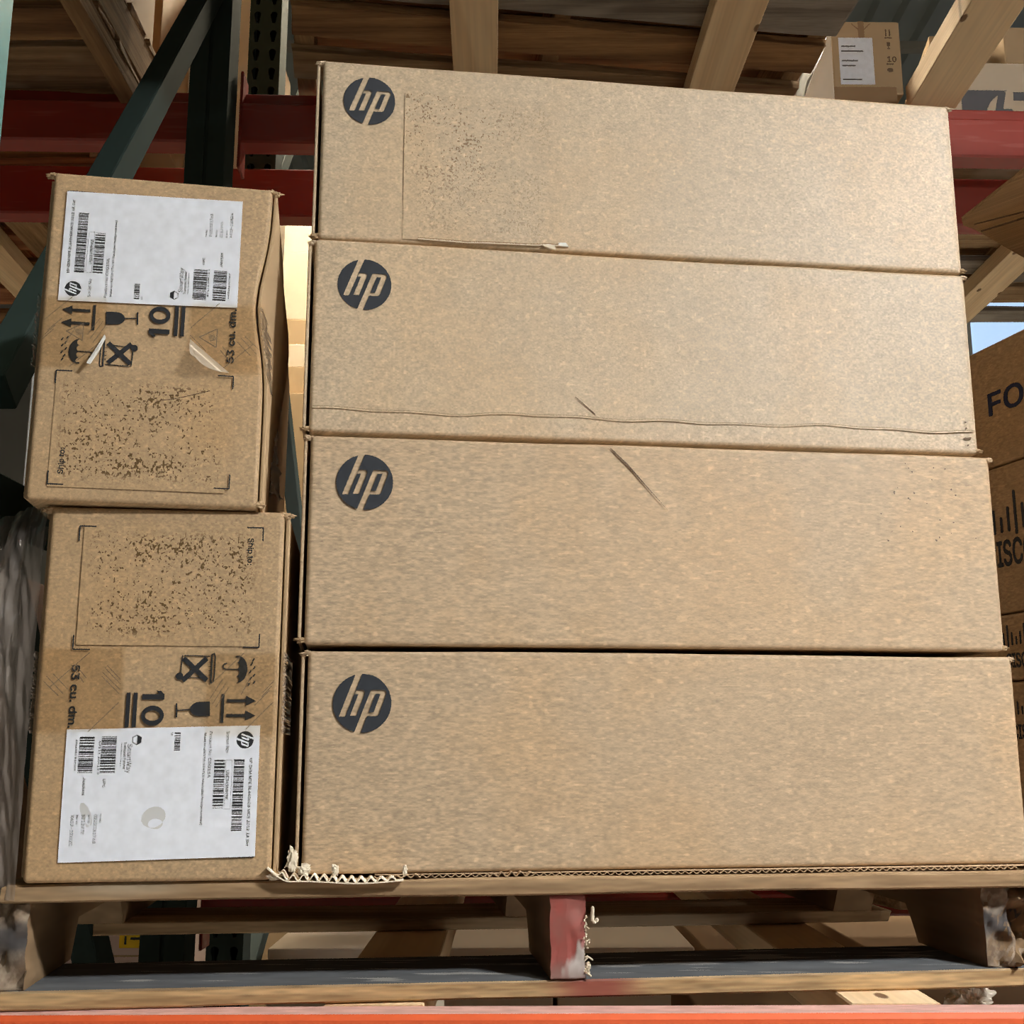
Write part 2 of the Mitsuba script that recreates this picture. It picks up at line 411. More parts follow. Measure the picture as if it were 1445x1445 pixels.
def rack_beam(name_label, x0, x1, y0, z0, h, bsdf, inner=+1, d=0.055, connectors=True, turn=0.0, pivot=0.0, step=0.034):
    k = thing('rack_beam', name_label, 'rack beam')
    prof = step_profile(h, d, step, 0.041)
    Q = frame((pivot, y0, 0), (1, 0, 0), (0, 1, 0), (0, 0, 1)) @ yawM((0, 0, 0), turn) @ frame((-pivot, -y0, 0), (1, 0, 0), (0, 1, 0), (0, 0, 1))
    m = prism(prof, x1 - x0)
    if inner > 0:
        M = frame((x0, y0, z0), (0, 1, 0), (0, 0, 1), (1, 0, 0))
        put('rail', m, bsdf, k, M=Q @ M)
    else:   # ledge towards -y : mirror by turning about z
        M = frame((x1, y0 + d, z0), (0, -1, 0), (0, 0, 1), (-1, 0, 0))
        put('rail', m, bsdf, k, M=Q @ M)
    if connectors:
        for xe in (x0, x1):
            s = -1 if xe == x0 else 1
            put('connector', cbox(min(xe, xe + s * .006), max(xe, xe + s * .006), y0, y0 + d, z0 - 0.055, z0 + h + 0.03, 0.0015), bsdf, k, M=Q)
    return k

X0, X1 = -0.362, 2.05           # clear bay between the posts
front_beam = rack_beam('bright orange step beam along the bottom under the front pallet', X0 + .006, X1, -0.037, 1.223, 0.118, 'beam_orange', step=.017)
rack_beam('dark red step beam behind the top of the long cartons', X0 + .006, X1, 1.105, 2.757, 0.128, 'beam_red', -1, turn=2.2, pivot=X0)
rack_beam('red step beam behind the pallet at the bottom', X0 + .006, X1, 1.105, 1.263, 0.078, 'beam_red', -1)
rack_beam('dark red step beam at upper left, between the teal post and the dark green post', -2.9, -0.452, 1.105, 2.757, 0.130, 'beam_red', -1, turn=1.6, pivot=-.45)
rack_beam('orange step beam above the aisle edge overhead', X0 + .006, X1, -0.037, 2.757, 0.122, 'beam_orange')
rack_beam('lower dark red step beam of the back rack behind the upper left carton', -2.9, X1, 1.44, 2.757, 0.118, 'beam_red', turn=1.6, pivot=-.4)
rack_beam('red step beam of the back rack at pallet level', -0.36, X1, 1.44, 1.263, 0.078, 'beam_red')

def post_mesh(x0, w, y0, d, z0, z1, face):
    """upright: three-sided channel plus lips on the far side"""
    t = 0.0035
    y1 = y0 + d
    parts = [cbox(x0, x0 + t, y0, y1, z0, z1, .001), cbox(x0 + w - t, x0 + w, y0, y1, z0, z1, .001)]
    lipy = (y1 - t, y1) if face < 0 else (y0, y0 + t)
    parts += [cbox(x0, x0 + w * .46, *lipy, z0, z1, .001), cbox(x0 + w * .54, x0 + w, *lipy, z0, z1, .001)]
    return trimesh.util.concatenate(parts)

def face_plate(x0, w, y, z0, z1):
    P = sbox(0, 0, w, z1 - z0)
    holes = []
    z = 0.03
    while z < z1 - z0 - .03:
        for cx in (w * .24, w * .76):
            holes.append(unary_union([Point(cx, z + .008).buffer(.0085, 6), Polygon([(cx - .008, z + .006), (cx + .008, z + .006), (cx + .0035, z - .016), (cx - .0035, z - .016)])]))
        z += 0.0508
    P = P.difference(unary_union(holes))
    return moved(prism(P, 0.003), frame((x0, y, z0), (1, 0, 0), (0, 0, 1), (0, -1, 0)))

PX, PW = -0.444, 0.077
fr = thing('rack_frame', 'rack frame with teal front post and dark green back post left of the cartons', 'rack upright')
put('post', post_mesh(PX, PW, 0.028, .072, 0, 3.6, -1), 'post_teal', fr, label='teal front post')
put('face_plate', face_plate(PX, PW, 0.028, 0.9, 3.6), 'post_teal', fr)
put('post', post_mesh(PX, PW, 1.03, .072, 0, 4.2, +1), 'post_green', fr, label='dark green back post')
put('web', cbox(PX + .004, PX + PW - .004, 1.034, 1.037, 0.0, 4.2, .001), 'post_green', fr)
for p0, p1 in (((-.405, .22, 1.955), (-.405, 1.06, 3.10)), ((-.405, .10, 1.835), (-.405, 1.03, 1.835)), ((-.405, .24, 1.80), (-.405, 1.02, 0.86)), ((-.405, .19, .70), (-.405, 1.05, .75))):
    put('brace', beam_between(p0, p1, 0.038, 0.050), 'post_green', fr)
put('brace', beam_between((-.405, .19, 3.2), (-.405, 1.05, 3.16), 0.038, 0.05), 'post_green', fr)

fb = thing('rack_frame', 'perforated dark green post with galvanized side, right behind the left dark post', 'rack upright')
put('face_plate', face_plate(-.449, .077, 1.52, 0.9, 4.2), 'post_green', fb)
put('post', post_mesh(-.449, .077, 1.52, .075, 0, 4.2, -1), 'post_galv', fb)
put('backing', cbox(-.44, -.38, 1.56, 1.563, 0, 4.2, .001), 'hole_dark', fb)
put('brace', beam_between((-.40, 1.60, 2.9), (-.40, 2.50, 4.0), 0.035, 0.045), 'post_galv', fb)
put('brace', beam_between((-.40, 1.60, 2.7), (-.40, 2.50, 1.75), 0.035, 0.045), 'post_galv', fb)
put('brace', beam_between((-.40, 1.60, 1.0), (-.40, 2.50, 1.55), 0.035, 0.045), 'post_galv', fb)
put('post', post_mesh(-.449, .077, 2.5, .075, 0, 4.2, 1), 'post_galv', fb)

fq = thing('rack_frame', 'far right rack frame with teal front post, at the other end of the orange beam', 'rack upright')
put('post', post_mesh(2.062, PW, 0.028, .072, 0, 3.6, -1), 'post_teal', fq)
put('face_plate', face_plate(2.062, PW, 0.028, 0.9, 3.6), 'post_teal', fq)
put('post', post_mesh(2.062, PW, 1.03, .072, 0, 4.2, +1), 'post_green', fq)
put('brace', beam_between((2.10, .10, 1.835), (2.10, 1.03, 1.835), 0.038, 0.050), 'post_green', fq)
put('brace', beam_between((2.10, .10, .95), (2.10, 1.03, 1.78), 0.038, 0.050), 'post_green', fq)

put_line = thing('light_line', 'thin white strip added for a bright line of light beside the upper left carton', 'light_line')  # white strip added in place of a thin bright line of light
put('bright_strip', cbox(-.820, -.815, 1.30, 1.305, 0.0, 2.37, .002), 'steel_white', put_line)

# ------------------------------------------------------------------ pallet supports (2x4) laid front to back
def support(label, x0, w, y0, y1, z0, hgt=0.038, bsdf='pine_new', skew=0.0, seed=1):
    k = thing('pallet_support', label, 'timber', None)
    m = board(x0, x0 + w, y0, y1, z0, z0 + hgt, seed, 0.0008, 10, 0.001, axis=1)
    if skew:
        v = np.array(m.vertices); v[:, 0] += skew * (v[:, 1] - y0); m.vertices = v
    put('timber', m, bsdf, k)
    return k
ZL = 2.839
support('pale pine timber laid flat overhead, left of the middle above the long cartons', 0.090, .086, .0, 1.118, ZL, skew=-.012, seed=3)
support('pale pine timber overhead above the right half of the long cartons', 0.563, .093, .0, 1.118, ZL, skew=-.02, seed=4)
support('pale pine timber with a dark split and knots at the upper right corner', 0.985, .100, .0, 1.118, ZL, skew=.015, seed=5, hgt=.05)
support('old timber overhead resting on the beam left of the dark green post', -.602, .036, .0, 1.118, ZL, bsdf='wood_stringer', seed=6)
ZP = 1.303
support('pine timber under the bottom right of the pallet, showing past its bottom board', 0.475, .078, .003, 1.12, ZP, seed=8)
support('pine timber under the pallet of shaded cartons at the right edge', 0.86, .086, .003, 1.12, ZP, seed=10)
support('pine timber under the pallet left of its red painted end', 0.022, .086, .003, 1.12, ZP, seed=9)

# ------------------------------------------------------------------ main pallet
PALO, PALY = np.array([-0.262, -0.024]), 5.9
def palM(z=0.0):
    return yawM((PALO[0], PALO[1], z), PALY)
pal = thing('wooden_pallet', 'worn wooden pallet with a red painted stringer end carrying the hp cartons'.replace(' hp', ''), 'pallet')
zb0, zb1, zs1, zt1 = 1.3420, 1.3575, 1.4290, 1.4435
W_ = 0.965
for i, (y0, y1, bs) in enumerate(((-.012, .112, 'wood_old'), (.150, .235, 'wood_brown'), (.29, .375, 'wood_old'), (.43, .515, 'wood_brown'), (.57, .66, 'wood_old'), (.71, .80, 'wood_brown'))):
    put('deck_board', board(0.004 if i else 0.018, W_ + (0.004 if i else .0), y0, y1, zs1, zt1, 20 + i, 0.003), bs, pal, M=palM())
put('bottom_board', board(0.006, W_, -.002, .130, zb0, zb1, 40, 0.0018, 30, .008), 'wood_painted_top', pal, M=palM(), label='bottom board with dark grey painted top')
put('bottom_board', board(0.0, W_, .395, .52, zb0 + .001, zb1, 41, 0.002), 'wood_old', pal, M=palM())
def stringer(x0, x1, bs, label, chip=0.0, front=0.0, seed=0):
    # side outline in (y, z) with two fork notches below
    nt = .036
    P = Polygon([(front, zb1), (.15, zb1), (.175, zb1 + nt), (.36, zb1 + nt), (.385, zb1), (.80, zb1), (.80, zs1), (front, zs1)])
    P = P.buffer(-.002).buffer(.002, 3)
    m = prism(P, x1 - x0)
    m = moved(m, frame((x0, 0, 0), (0, 1, 0), (0, 0, 1), (1, 0, 0)))
    m = m.subdivide_to_size(0.009)
    v = np.array(m.vertices)
    nz = meshkit.fbm(v * (70, 50, 55) + seed, 3)
    if chip:
        w = np.clip(1 - (v[:, 1] - front) / .06, 0, 1)
        v[:, 1] += w * chip * (nz - .35) * np.where(v[:, 0] > (x0 + x1) / 2, 1.6, .6)
        v[:, 0] += w * .006 * (nz - .5)
    v[:, 0] += .0015 * (meshkit.noise(v * 30 + 5) - .5)
    m.vertices = v
    put('stringer', m, bs, pal, M=palM(), label=label, smooth=50)
stringer(-.028, .036, 'wood_dirty_end', 'left stringer with a grey dirty end', .012, -.004, 3)
stringer(.482, .513, 'wood_red_end', 'middle stringer with a red painted end', .006, -.006, 9)
stringer(.890, .938, 'wood_dirty_end', 'right stringer with a splintered end', .05, .002, 5)
# splinters on the red end and the torn right end
def splinters(n, x, y, z0, z1, seed, L=.012):
    r_ = np.random.default_rng(seed); ms = []
    for _ in range(n):
        p = np.array([x + r_.normal(0, .0012), y + r_.uniform(-.002, .006), r_.uniform(z0, z1)])
        q = p + np.array([r_.uniform(-.2, .9), r_.uniform(-.6, .2), r_.uniform(-.6, .8)]) * L * r_.uniform(.3, 1)
        ms.append(beam_between(p, q, .0012, .0018, up=(.1, .9, .2), c=.0002))
    return trimesh.util.concatenate(ms)
put('splinters', splinters(60, .5135, -.006, 1.362, 1.410, 1, .0055), 'paper_torn', pal, M=palM())
labels[pal + '__splinters'] = {'label': 'torn pale wood fibres at the red end', 'kind': 'stuff'}
put('bent_nail', trimesh.util.concatenate([beam_between((.519, -.008, 1.406), (.5195, -.008, 1.419), .003, .003), beam_between((.519, -.008, 1.406), (.5225, -.009, 1.4055), .0035, .003), beam_between((.5225, -.009, 1.4055), (.5235, -.009, 1.409), .003, .003)]), 'paper_torn', pal, M=palM())
put('splinters', splinters(60, W_ - .004, -.003, 1.428, 1.443, 2, .014), 'paper_torn', pal, M=palM())
labels[pal + '__splinters_001'] = {'label': 'splintered right end of the front deck board', 'kind': 'stuff'}

# ------------------------------------------------------------------ corrugated slip sheet between pallet and cartons
ss = thing('slip_sheet', 'crushed corrugated cardboard sheet between the pallet and the long cartons', 'cardboard sheet')
SM = yawM((-.235, -.024, 1.4440), 6.6)
# flutes open to the front
def flute(x0, x1, z0, amp, y0, y1, pitch=.0072, thick=.0007, wob=.0, seed=0):
    r_ = np.random.default_rng(seed)
    n = int((x1 - x0) / pitch * 8)
    xs = np.linspace(x0, x1, n)
    ph = 2 * np.pi * xs / pitch + wob * np.cumsum(r_.normal(0, .25, n))
    a = amp * (1 + wob * .5 * np.sin(xs * 90 + 1))
    line = LineString(np.stack([xs, z0 + a * .5 * (1 - np.cos(ph))], 1))
    return moved(prism(line.buffer(thick / 2, cap_style=2), y1 - y0), frame((0, y1, 0), (1, 0, 0), (0, 0, 1), (0, -1, 0)))
put('flutes', flute(.30, .90, .0006, .0022, -.004, .20), 'paper_inside', ss, M=SM)
put('liner', cbox(.19, .925, .003, .42, -.0004, .0004, .0001), 'paper_inside', ss, M=SM)
put('liner', cbox(.30, .925, -.003, .42, .0030, .0036, .0001), 'paper_inside', ss, M=SM)
# curled torn front edge of the sheet
def curl():
    xs = np.linspace(.208, .325, 90)
    base = -.0006 + .013 * np.clip((.228 - xs) / .020, 0, 1) ** 1.6 + .0012 * np.sin(xs * 60)
    l1 = LineString(np.stack([xs, base], 1)).buffer(.0005, cap_style=2)
    xs2 = np.linspace(.216, .318, 420)
    amp = .0046 * np.clip(1.2 - (xs2 - .216) * 6, .45, 1)
    z2 = np.interp(xs2, xs, base) + .0006 + amp * .5 * (1 - np.cos(2 * np.pi * (xs2 - .2) / .0085 + .8 * np.sin(xs2 * 70)))
    l2 = LineString(np.stack([xs2, z2], 1)).buffer(.00045, cap_style=2)
    return [moved(prism(l, .026), frame((0, .006, 0), (1, 0, 0), (0, 0, 1), (0, -1, 0))) for l in (l1, l2)]
for m_ in curl():
    put('torn_edge', m_, 'paper_torn', ss, M=SM, label='pale torn corrugated edge')
def scrap(cx, cy, cz, r, seed, sq=(1, .5, 1.2)):
    m = trimesh.creation.icosphere(subdivisions=3, radius=1)
    v = np.array(m.vertices) * r * np.array(sq)
    nz = meshkit.fbm(np.array(m.vertices) * 2.6 + seed, 3)[:, None]
    v *= .25 + 1.5 * nz ** 1.4
    m.vertices = v + (cx, cy, cz)
    return m
for i, (cx, cz, r, sq) in enumerate(((.2290, .018, .0065, (.8, .5, 1.7)), (.2400, .010, .0055, (1.1, .6, 1.0)), (.266, .009, .0035, (1, .6, 1.5)), (.326, .008, .0030, (.8, .5, 1.8)), (.214, .0045, .0040, (1.6, .6, .8)))):
    put('torn_scrap', scrap(cx, -.016, cz, r, i * 3.1 + 1, sq), 'paper_torn', ss, M=SM, smooth=True)
put('torn_edge', trimesh.util.concatenate([flute(.40, .44, .001, .003, -.008, .01, .008, .0007, .6, 5), flute(.312, .34, .001, .003, -.008, .01, .009, .0006, .6, 6)]), 'paper_inside', ss, M=SM)

# ------------------------------------------------------------------ long cartons (right stack)
LW, LH, LD = 0.680, 0.1972, 0.342
LONG = [  # origin, yaw, kraft, logo (u, v from top), label
    ((-.008, .0225, 2.0531), 7.32, 'kraft_smooth', (.0478, .0445, .0262), 'topmost long cardboard carton with a round logo and a rubbed square where a label was'),
    ((-.009, .0140, 1.8520), 7.48, 'kraft_smooth', (.0495, .0462, .0262), 'second long cardboard carton from the top, with a creased strip along its lower edge'),
    ((-.004, -.0010, 1.6489), 7.68, 'kraft_streaked', (.0512, .0455, .0264), 'third long cardboard carton from the top, with a dark diagonal scratch'),
    ((.0, .0, 1.4482), 7.36, 'kraft_streaked', (.0495, .0475, .0262), 'bottom long cardboard carton with a round logo, standing on the pallet'),
]
long_keys = []
for i, (O, yw, bs, (lu, lv, lr), lab) in enumerate(LONG):
    k = thing('long_carton', lab, 'cardboard box', None)
    long_keys.append(k)
    H = LH if i < 3 else LH - .0015
    M = yawM(O, yw)
    sd = i * 10.0
    def soft(v, sd=sd, H=H):
        n1 = meshkit.fbm(v * 7 + sd, 3) - .5
        v = v.copy()
        inside = np.clip(np.minimum(v[:, 2], H - v[:, 2]) / .02, 0, 1) * np.clip(np.minimum(v[:, 0], LW - v[:, 0]) / .02, 0, 1)
        v[:, 1] += np.where(v[:, 1] < .01, 1, 0) * n1 * .0022 * inside
        v[:, 2] += np.where(v[:, 2] > H - .004, 1, 0) * (meshkit.fbm(v * 5 + sd + 3, 2) - .6) * .003
        v[:, 2] = np.clip(v[:, 2], 0, H)
        return v
    put('body', rbox(LW, LD, H, .0045, 40, 10, 14, soft), bs, k, smooth=True, M=M)
    # outer side wall that stands just proud of the left end, with a dark slot before it
    put('side_wall', cbox(-.0062, -.0030, .0045, LD - .004, .002, H - .004, .0008), bs, k, M=M)
    put('side_wall', cbox(LW + .0008, LW + .0030, .006, LD - .004, .002, H - .004, .0008), bs, k, M=M)
    # crumpled corner folds
    for (cx, cz, s_) in ((.001, H - .003, 1), (LW - .002, H - .003, -1), (.0, .004, 1), (LW - .001, .004, -1)):
        put('corner_fold', scrap(cx - s_ * .002, .0045, cz, .0052, i * 4 + cx * 9 + cz * 31, (1.3, .6, .55)), 'kraft_plain' if cz < .1 else bs, k, smooth=True, M=M)
    FM = frame(M[:3, 3] + M[:3, 1] * 0, M[:3, 0], M[:3, 2], -M[:3, 1])   # (u, v, out)
    lg = affinity.translate(affinity.scale(LOGO, lr, lr, origin=(0, 0)), lu, H - lv)
    off = np.eye(4); off[2, 3] = .0010
    put('logo_print', moved(prism(lg, .0003), off), 'ink_slate', k, M=FM, label='dark round two letter logo print')
    if i == 0:
        # rubbed area left by a removed shipping label
        nu, nv = 28, 24
        uu, vv = np.meshgrid(np.linspace(.084, .2465, nu), np.linspace(.004, .1655, nv), indexing='ij')
        V = np.stack([uu, vv, np.full(uu.shape, .0013)], -1).reshape(-1, 3)
        q = [(a * nv + b, (a + 1) * nv + b, (a + 1) * nv + b + 1, a * nv + b + 1) for a in range(nu - 1) for b in range(nv - 1)]
        uv = np.stack([(uu - .084) / .1625, (vv - .004) / .1615], -1).reshape(-1, 2)
        Vw = V @ FM[:3, :3].T + FM[:3, 3]
        put('label_residue', trimesh.Trimesh(Vw, np.array([(a, b, c) for a, b, c, d in q] + [(a, c, d) for a, b, c, d in q]), process=False), 'kraft_rubbed', k, uv=uv, label='rubbed square where a label was')
        # torn lower lip of that square and a white scrap of paper
        lip = [(.100, .0055), (.128, .0048), (.150, .0042), (.170, .0050), (.200, .0052), (.222, .0056), (.232, .0070), (.238, .0062), (.246, .0066)]
        put('torn_lip', moved(prism(LineString(lip).buffer(.0006), .0012), off), 'kraft_dark', k, M=FM)
        put('torn_lip', moved(prism(LineString([(a, b - .0011) for a, b in lip]).buffer(.0005), .0016), off), 'paper_torn', k, M=FM)
        put('torn_lip', moved(prism(Polygon([(.224, .0055), (.238, .0050), (.240, .0002), (.233, .0012)]), .0022), off), 'paper_torn', k, M=FM)
        put('paper_scrap', moved(prism(Polygon([(.2425, .0085), (.2500, .0086), (.2530, .0046), (.2425, .0050)]), .0016), off), 'steel_white', k, M=FM, label='white scrap of label paper')
    if i == 1:
        # lower strip behind a wavy raised fold
        xs = np.linspace(.0035, LW - .004, 120)
        wav = .0242 + .0016 * np.sin(xs * 31 + 1) * np.sin(xs * 9) + .0008 * np.sin(xs * 77) + .0012 * np.exp(-xs * 30)
        top = [(x, z) for x, z in zip(xs, wav)]
        put('crease', moved(prism(LineString(top).buffer(.0003), .0002), off), 'crease_brown', k, M=FM, label='wavy crease along the lower edge')
        put('crease', moved(prism(LineString([(x, z - .0012) for x, z in top]).buffer(.0008), .0004), off), bs, k, M=FM)
        put('scratch', moved(prism(Polygon([(.2585, .0445), (.2592, .0445), (.2790, .0275), (.2780, .0270)]), .0002), off), 'ink_brown', k, M=FM)
        put('scuff', moved(prism(unary_union([Polygon([(LW - .016, .0165), (LW - .007, .0175), (LW - .008, .0145), (LW - .015, .0150)]), Point(LW - .0115, .027).buffer(.0010), Point(LW - .011, .009).buffer(.0008), Point(LW - .012, .0335).buffer(.0010)]), .0002), off), 'ink_brown', k, M=FM)
    if i == 2:
        put('scratch', moved(prism(Polygon([(.2862, .1925), (.2880, .1920), (.3040, .1770), (.3220, .1560), (.3420, .1330), (.3210, .1560), (.3020, .1770)]), .0003), off), 'ink_brown', k, M=FM, label='dark diagonal scratch')
        r_ = np.random.default_rng(5)
        put('specks', moved(prism(unary_union([Point(LW - r_.uniform(.02, .12), LH - r_.uniform(.01, .09)).buffer(r_.uniform(.0004, .0010), 3) for _ in range(26)]), .0002), off), 'ink_line', k, M=FM)
        labels[k + '__specks'] = {'kind': 'stuff', 'label': 'small dark specks'}

# ------------------------------------------------------------------ square cartons with shipping labels (left stack)
AS, AT = 344.0, 219.8       # artwork size in mm: s along the print's reading direction, t up
def artbox(s0, s1, t0, t1): return sbox(s0, t0, s1, t1)
def ln(w, *pts): return LineString(pts).buffer(w / 2, cap_style=2)

def text_poly(txt, s, t, length, h, bold=False):
    m = meshkit.text_mesh(txt, h, 0.1, bold)
    b = m.bounds
    k_ = length / max(1e-6, b[1][0] - b[0][0])
    m.apply_transform(np.diag([k_, 1, 1, 1]))
    m.apply_translation((s - b[0][0] * k_, t, 0))
    return m

def barcode(s0, s1, t0, t1, seed, dens=1.0):
    r_ = np.random.default_rng(seed); x = s0; ps = []
    while x < s1 - .2:
        w = r_.choice([.75, .75, 1.4, 2.0]) / dens; g = r_.choice([.6, .6, .9, 1.3]) / dens
        ps.append(artbox(x, min(x + w, s1), t0, t1)); x += w + g
    return unary_union(ps)

def umbrella():
    c = Point(155, 181.5); ps = []
    dome = Polygon([(152.5 + 12.8 * math.cos(a), 181 + 9.6 * math.sin(a)) for a in np.linspace(0, math.pi, 24)])
    for i in range(4):
        dome = dome.difference(Point(152.5 - 9.6 + 6.4 * i, 180.2).buffer(3.1))
    dome = unary_union([dome, artbox(139.9, 141.2, 179.6, 182), ])
    ps.append(dome)
    ps.append(ln(.9, (152.5, 188), (152.5, 170.5)))
    hook = LineString([(152.5, 170.8), (151.8, 168.6), (149.6, 167.8), (147.6, 169), (147.2, 171)]).buffer(.5)
    ps.append(hook)
    for ds, dt in ((161, 194), (158, 197), (154.6, 193.5), (164.5, 197.5), (151, 197), (147.4, 194.4), (166.5, 192.5), (143.5, 196)):
        ps.append(affinity.rotate(artbox(ds - 1.5, ds + 1.5, dt - .6, dt + .6), -30))
    return unary_union(ps)

def truck():
    ps = [ln(4.6, (142.5, 152.5), (163.4, 131)), ln(4.6, (142.5, 131), (163, 153.5)),
          ln(.8, (140.6, 155), (139.8, 131.5)), ln(.8, (161.5, 154.5), (159.5, 129)), ln(.8, (139.8, 130), (158, 129))]
    ps.append(Point(159.3, 128.2).buffer(3.4).difference(Point(159.3, 128.2).buffer(1.2)))
    ps.append(Point(159.3, 128.2).buffer(2.2))
    ps += [artbox(138, 166, 156.6, 158.0), LineString([(139, 156.8), (138, 159.5), (141, 160.4), (160, 160.2), (165, 159)]).buffer(.45)]
    ps += [ln(.5, (146 + 4 * i, 154.5), (146 + 4 * i, 157)) for i in range(4)]
    return unary_union(ps)

def glass():
    bowl = Polygon([(182.6, 157.3), (195.9, 158)] + [(189.6 + 6.6 * math.cos(a), 148.5 - 9.0 * math.sin(a)) for a in np.linspace(0.05, math.pi - .05, 20)])
    return unary_union([bowl, ln(1.0, (190.0, 141), (190.9, 127.2)), ln(1.3, (184.4, 126.8), (197.2, 127.6))])

def arrow(s, t0, t1):
    return unary_union([artbox(s - 1.45, s + 1.45, t0, t1 - 6), Polygon([(s - 4.6, t1 - 9.5), (s + 4.6, t1 - 9.5), (s, t1)])])

def oval0(s0, s1, t0, t1, w):
    c = ((s0 + s1) / 2, (t0 + t1) / 2)
    o = affinity.scale(Point(*c).buffer(1, 24), (s1 - s0) / 2, (t1 - t0) / 2)
    i = affinity.scale(Point(*c).buffer(1, 24), (s1 - s0) / 2 - w, (t1 - t0) / 2 - w * .8)
    return o.difference(i)

def corner(s, t, ds, dt):
    return unary_union([artbox(min(s, s + ds), max(s, s + ds), t - .55, t + .55), artbox(s - .55, s + .55, min(t, t + dt), max(t, t + dt))])

HATCH_L = [[(183, 216), (208.5, 191.2)], [(135.2, 189), (166.6, 157.6)], [(172, 212), (186, 199)], [(168, 214), (178, 205)], [(163, 216), (174, 206)], [(166, 171), (185, 160)], [(170, 174), (188, 163)], [(162, 168), (180, 157.5)], [(176, 186), (160, 194)]]
HATCH_R = [[(183.7, 74.7), (212, 47.5)], [(138.2, 45.3), (170.3, 11.8)], [(176, 74.5), (160, 58)], [(172, 74.8), (156, 58)], [(167, 75), (152, 60)], [(163, 75), (150, 62)], [(176, 24), (160, 8)], [(178, 20), (165, 6)], [(172, 28), (158, 14)], [(166, 42), (150, 30)], [(162, 44), (150, 34)]]
def tri_sign(c, r):
    P = Polygon([(c[0] + r * math.cos(a), c[1] + r * math.sin(a)) for a in (math.pi * .0 - .0, math.pi * 2 / 3, math.pi * 4 / 3)])
    P = affinity.rotate(P, 90, origin=c)
    sq = affinity.rotate(artbox(c[0] - 2.6, c[0] + 2.6, c[1] - 4, c[1] + 1.2), 20)
    return unary_union([P.boundary.buffer(.42), sq.boundary.buffer(.3), Point(c[0], c[1] - 1.4).buffer(1.6).boundary.buffer(.3), ln(.5, (c[0] - 3, c[1] - 4), (c[0] + 3, c[1] + 1))])

